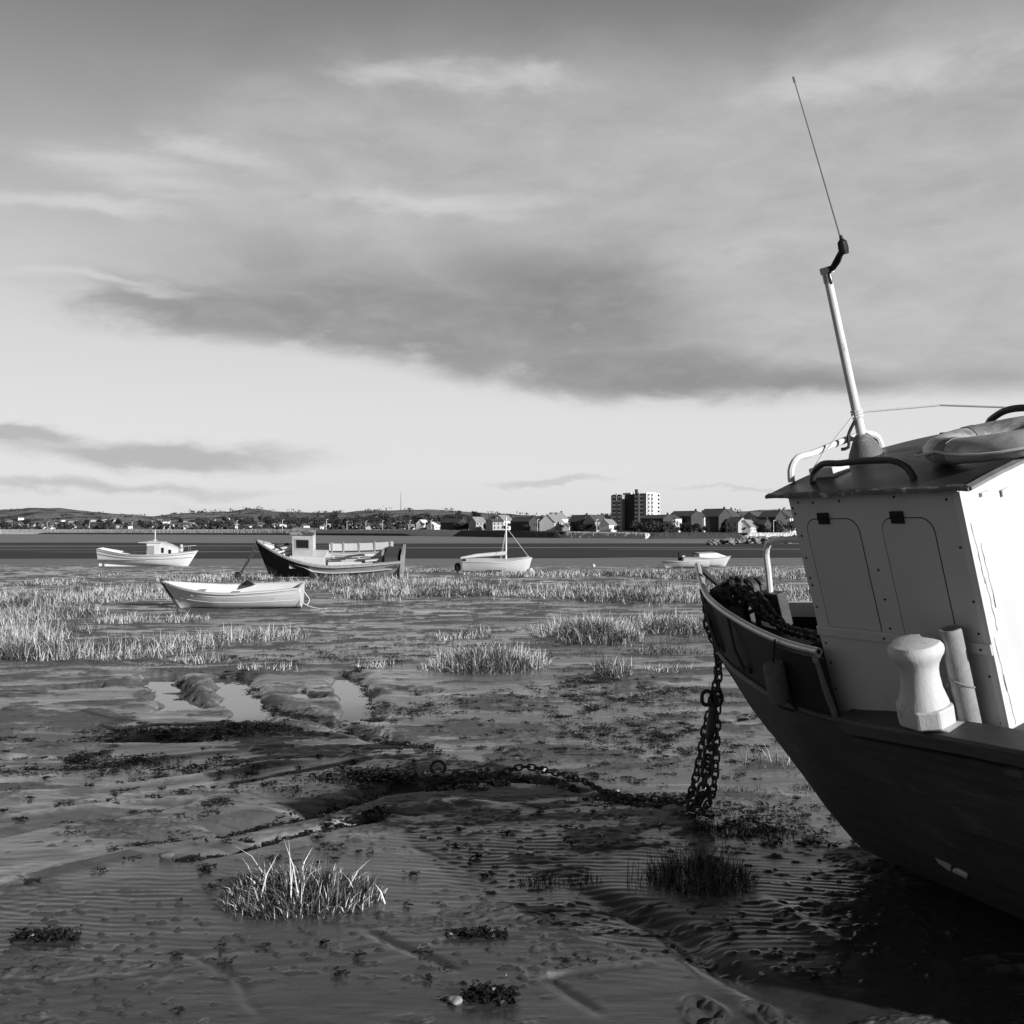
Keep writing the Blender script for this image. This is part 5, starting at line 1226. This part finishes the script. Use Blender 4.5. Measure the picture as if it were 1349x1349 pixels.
def far_houses():
    rng = np.random.default_rng(5)
    # tiny houses on the left hillside: walls and roofs only
    PR = [house_proto('hillside_house', 10, 7, 4.6, 2.6, HW[0], HR[0], False, False), house_proto('hillside_house', 8, 7, 3.0, 2.6, HW[0], HR[1], False, False), house_proto('hillside_house', 12, 7, 4.8, 2.4, HW[1], HR[0], False, False)]
    used = [0, 0, 0]
    def put(px, D, k, rz, sc, label, group, z=None):
        if used[k]: o = copy_tree(PR[k])
        else: o = PR[k]; used[k] = 1
        p = far_at(px, D); o.location = (p.x, p.y, p.z); o.rotation_euler = (0, 0, rz); o.scale = (sc, sc, sc); prop(o, label, 'house', group)
    for _ in range(105):
        px = rng.choice([rng.uniform(-20, 120), rng.uniform(-20, 150), rng.uniform(150, 300), rng.uniform(230, 330)]); D = shore_D(px) + rng.uniform(40, 700)
        put(px, D, int(rng.choice([0, 0, 1, 1, 2])), R(rng.uniform(20, 60)), rng.uniform(.8, 1.25), 'small pale house in the village on the far left shore', 'village houses on the far left shore')
    for _ in range(38):
        px = rng.uniform(320, 640); D = shore_D(px) + rng.uniform(30, 260)
        put(px, D, int(rng.choice([0, 1, 2])), R(rng.uniform(20, 60)), rng.uniform(.7, 1.0), 'pale house among trees on the middle far shore', 'houses on the middle far shore')
    # individually seen houses, centre to right
    def single(name, label, px, off, L, Wd, H, RH, wm, rm, rz, group=None, dz=0):
        T = house_proto(name, L, Wd, H, RH, wm, rm); p = far_at(px, shore_D(px) + off); T.location = (p.x, p.y, p.z + dz); T.rotation_euler = (0, 0, R(rz)); prop(T, label, 'house', group); return T
    single('house', 'white gabled house left of the long dark terrace, middle shore', 557, 22, 9, 8, 5, 3.5, HW[0], HW[0], 60)
    single('house', 'second white gabled house beside the long dark terrace', 572, 22, 9, 9, 3.4, 3, HW[0], HW[0], 50)
    single('terrace', 'long low dark terrace behind the dinghy', 598, 26, 24, 9, 6, 3, HW[2], HR[0], -47)
    single('house', 'bright gabled house between dark trees, right of the long terrace', 629, 30, 10, 9, 6, 4, HW[1], HR[1], 40)
    single('house', 'grey two storey house left of the dinghy mast', 652, 34, 10, 9, 6, 2, HW[1], HR[0], 35)
    single('house', 'white gabled house directly behind the dinghy mast head', 663, 60, 12, 9, 7, 4, HW[0], HR[1], 55)
    single('terrace', 'grey terrace right of the dinghy mast', 691, 26, 18, 9, 6, 3, HW[2], HR[0], -47)
    single('house', 'large white house with steep pale roof, left of the tower', 727, 22, 13, 11, 5.5, 5, HW[0], HR[1], 60)
    single('house', 'white upper house behind the large white one', 733, 60, 14, 10, 8, 4, HW[0], HR[1], 55)
    single('house', 'small white house low on the shore near the large white house', 748, 16, 6, 5, 3, 2, HW[0], HR[1], 60)
    single('house', 'dark gabled house midway to the tower', 765, 30, 12, 10, 6, 4, HW[2], HR[0], -47)
    single('house', 'dark house with pale gable close to the tower', 785, 32, 12, 10, 6, 4, HW[1], HR[0], 42)
    single('house', 'white house beside the foot of the tower', 801, 24, 8, 7, 4.4, 3, HW[0], HR[1], 50)
    single('terrace', 'dark terrace block at the right foot of the tower', 866, 42, 17, 10, 8, 2, HW[2], HR[0], -47)
    single('house', 'tall white end house right of the dark terrace block', 884, 40, 8, 10, 8, 2, HW[0], HR[0], 55)
    single('terrace', 'three storey dark terrace, second right of the tower', 903, 46, 17, 11, 9.5, 3, HW[2], HR[0], -47)
    single('house', 'white gable end beside the three storey terrace', 922, 48, 9, 10, 9, 3, HW[0], HR[0], 55)
    single('terrace', 'three storey dark terrace with a broad white gable', 942, 42, 15, 13, 9.5, 4.5, HW[2], HR[0], -47)
    single('house', 'broad white gabled house, tallest right of the terraces', 958, 52, 14, 15, 8.5, 5.5, HW[0], HR[0], 56)
    single('house', 'grey villa with hipped look before the broad white gable', 970, 26, 9, 9, 6, 3, HW[1], HR[0], -47)
    single('house', 'low white house right of the grey villa', 985, 22, 10, 8, 3.5, 4, HW[0], HR[1], 55)
    single('house', 'pale gabled house behind the low white one', 995, 55, 13, 11, 8.5, 4, HW[1], HR[0], 45)
    single('house', 'dark tall house close to the wheelhouse edge', 1017, 34, 12, 10, 9.5, 3.5, HW[2], HR[0], -47)
    single('house', 'white gabled house just left of the wheelhouse', 1035, 40, 12, 11, 9, 4, HW[0], HR[0], 52)
    single('house', 'low dark house between the villa and the wheelhouse', 1004, 24, 8, 7, 5, 3, HW[2], HR[0], -47)
    for k, px in enumerate((1070, 1110, 1160, 1220, 1290)):
        single('house', 'shore house hidden behind the near wheelhouse', px, 40, 14, 11, 8, 4, HW[k % 3], HR[0], 40, 'houses behind the wheelhouse')

def tower():
    D = 735; p = far_at(838, D); yaw = math.atan2(-.70, -.71) + math.pi / 2     # local -y face looks left towards the camera
    T = empty('tower_block', 'tall white and dark residential tower block on the right shore', 'tower block')
    T.location = (p.x, p.y, EYE - (703 - HOR) / FPX * D); T.rotation_euler = (0, 0, yaw)
    dk = M('tower_dark_brick', .36, .8, .2, .2, bump=0); wh = M('tower_white', .78, .8, .05, .2, bump=0); gp = M('tower_grey_panel', .8, .8, .15, .3, bump=0); vd = M('tower_core', .035, .8, .2, .2, bump=0)
    Hh = 26.5; L = 30.2; Wd = 16.0; n = 10; fh = Hh / n
    def bl(name, x0, x1, y0, y1, z0, z1, m): mb = MB(); mb.box(x0, x1, y0, y1, z0, z1); return mb.build(name, m, T)
    bl('wing', -L / 2, -L / 2 + 9.5, -Wd / 2, Wd / 2, 0, Hh - .6, dk)
    bl('core', -L / 2 + 9.5, L / 2 - 10, -Wd / 2 + 3, Wd / 2 - 1, 0, Hh - .2, vd)
    w2 = bl('wing', L / 2 - 10, L / 2 - .4, -Wd / 2, Wd / 2 - 6, 0, Hh, dk)
    e1 = bl('end_wall', L / 2 - .4, L / 2, -Wd / 2, Wd / 2 - 6, 0, Hh + .8, wh); bl('end_wall', L / 2 - 10, L / 2 - 1.2, Wd / 2 - 6, Wd / 2, 0, Hh + .4, wh)
    bl('lift_housing', -.2, 1.2, -1, .5, Hh - .2, Hh + 3.2, vd); bl('roof_parapet', -L / 2 + 6, -L / 2 + 13, -3, 3, Hh - .6, Hh + .9, wh)
    for k in range(n):
        z = k * fh
        for x in (-L / 2 + 2.6, -L / 2 + 7.0, L / 2 - 8.4, L / 2 - 4.0):
            mb = MB(); mb.box(x - 1.15, x + 1.15, -Wd / 2 - .12, -Wd / 2 + .05, z + .25, z + 1.25); pan = mb.build('spandrel', gp, T)
            if k < n: mb = MB(); mb.box(x - 1.15, x + 1.15, -Wd / 2 - .06, -Wd / 2 + .05, z + 1.25, z + 2.4); mb.build('window', FARWIN, pan)
        for y in (-Wd / 2 + 2.2, -Wd / 2 + 6.0):
            mb = MB(); mb.box(L / 2 - .05, L / 2 + .9, y - 1.3, y + 1.3, z + .15, z + .95); bal = mb.build('balcony', wh, T)
            mb = MB(); mb.box(L / 2 - .05, L / 2 + .04, y - 1.2, y + 1.2, z + 1.0, z + 2.3); mb.build('window', M('tower_window', .12, .4, .2, 1, bump=0), bal)
        mb = MB(); mb.box(L / 2 - 1.25, L / 2 - 1.12, Wd / 2 - 2.6, Wd / 2 - .6, z + .8, z + 2.2); mb.build('window', FARWIN, T)
    for x in (-L / 2 + 4.8, L / 2 - 6.2): bl('rib_pier', x - .35, x + .35, -Wd / 2 - .5, -Wd / 2, 0, Hh + .5, dk)
    bl('stair_slot', L / 2 - 1.3, L / 2 - .8, Wd / 2 - 6.2, Wd / 2 - 5.4, 0, Hh, dk)

def lamp_posts():
    T0 = None
    for px in (62, 118, 174, 312, 372, 430, 457, 482, 504, 540, 568, 628, 708, 786, 1019):
        D = shore_D(px) + 6; p = far_at(px, D)
        if T0 is None:
            T0 = empty('lamp_post', None, 'lamp post'); mb = MB(); mb.tube([(0, 0, -1), (0, 0, 9)], [.30, .22], 6); mb.build('post', M('post_pale', .62, .6, .1, 1, bump=0), T0)
            mb = MB(); mb.tube([(0, 0, 8.9), (1.2, 0, 9.4), (1.8, 0, 9.4)], .22, 6); mb.build('lamp_head', M('post_pale', .62, .6, .1, 1, bump=0), T0); o = T0
        else: o = copy_tree(T0)
        s = 1.15 if px < 450 else (.9 if px < 640 else .8)
        o.location = (p.x, p.y, wall_z(px)); o.scale = (s, s, s); o.rotation_euler = (0, 0, .4); prop(o, 'thin pale lamp post along the far promenade', 'lamp post', 'lamp posts along the far promenade')
    p = far_at(528, 2950); mb = MB(); mb.tube([(p.x, p.y, p.z - 3), (p.x, p.y, EYE + 52 / FPX * 2950)], [1.3, .5], 6)
    for k in range(5): z = p.z + 8 * k; mb.box(p.x - 1.4, p.x + 1.4, p.y - 1.4, p.y + 1.4, z, z + .6)
    prop(mb.build('radio_mast', M('radio_mast_grey', .3, .7, .1, 1, bump=0)), 'slender radio mast on the middle hill skyline', 'mast')

# ------------------------------------------------------------------ build
sky(); ground(); waters(); land(); far_walls(); far_wood(); far_trees(); far_houses(); tower(); lamp_posts()
fishing_boat(); chains(); rowing_boat(); wreck(); cruiser(); dinghy(); right_boats(); grass(); seaweed()
bpy.context.view_layer.update()
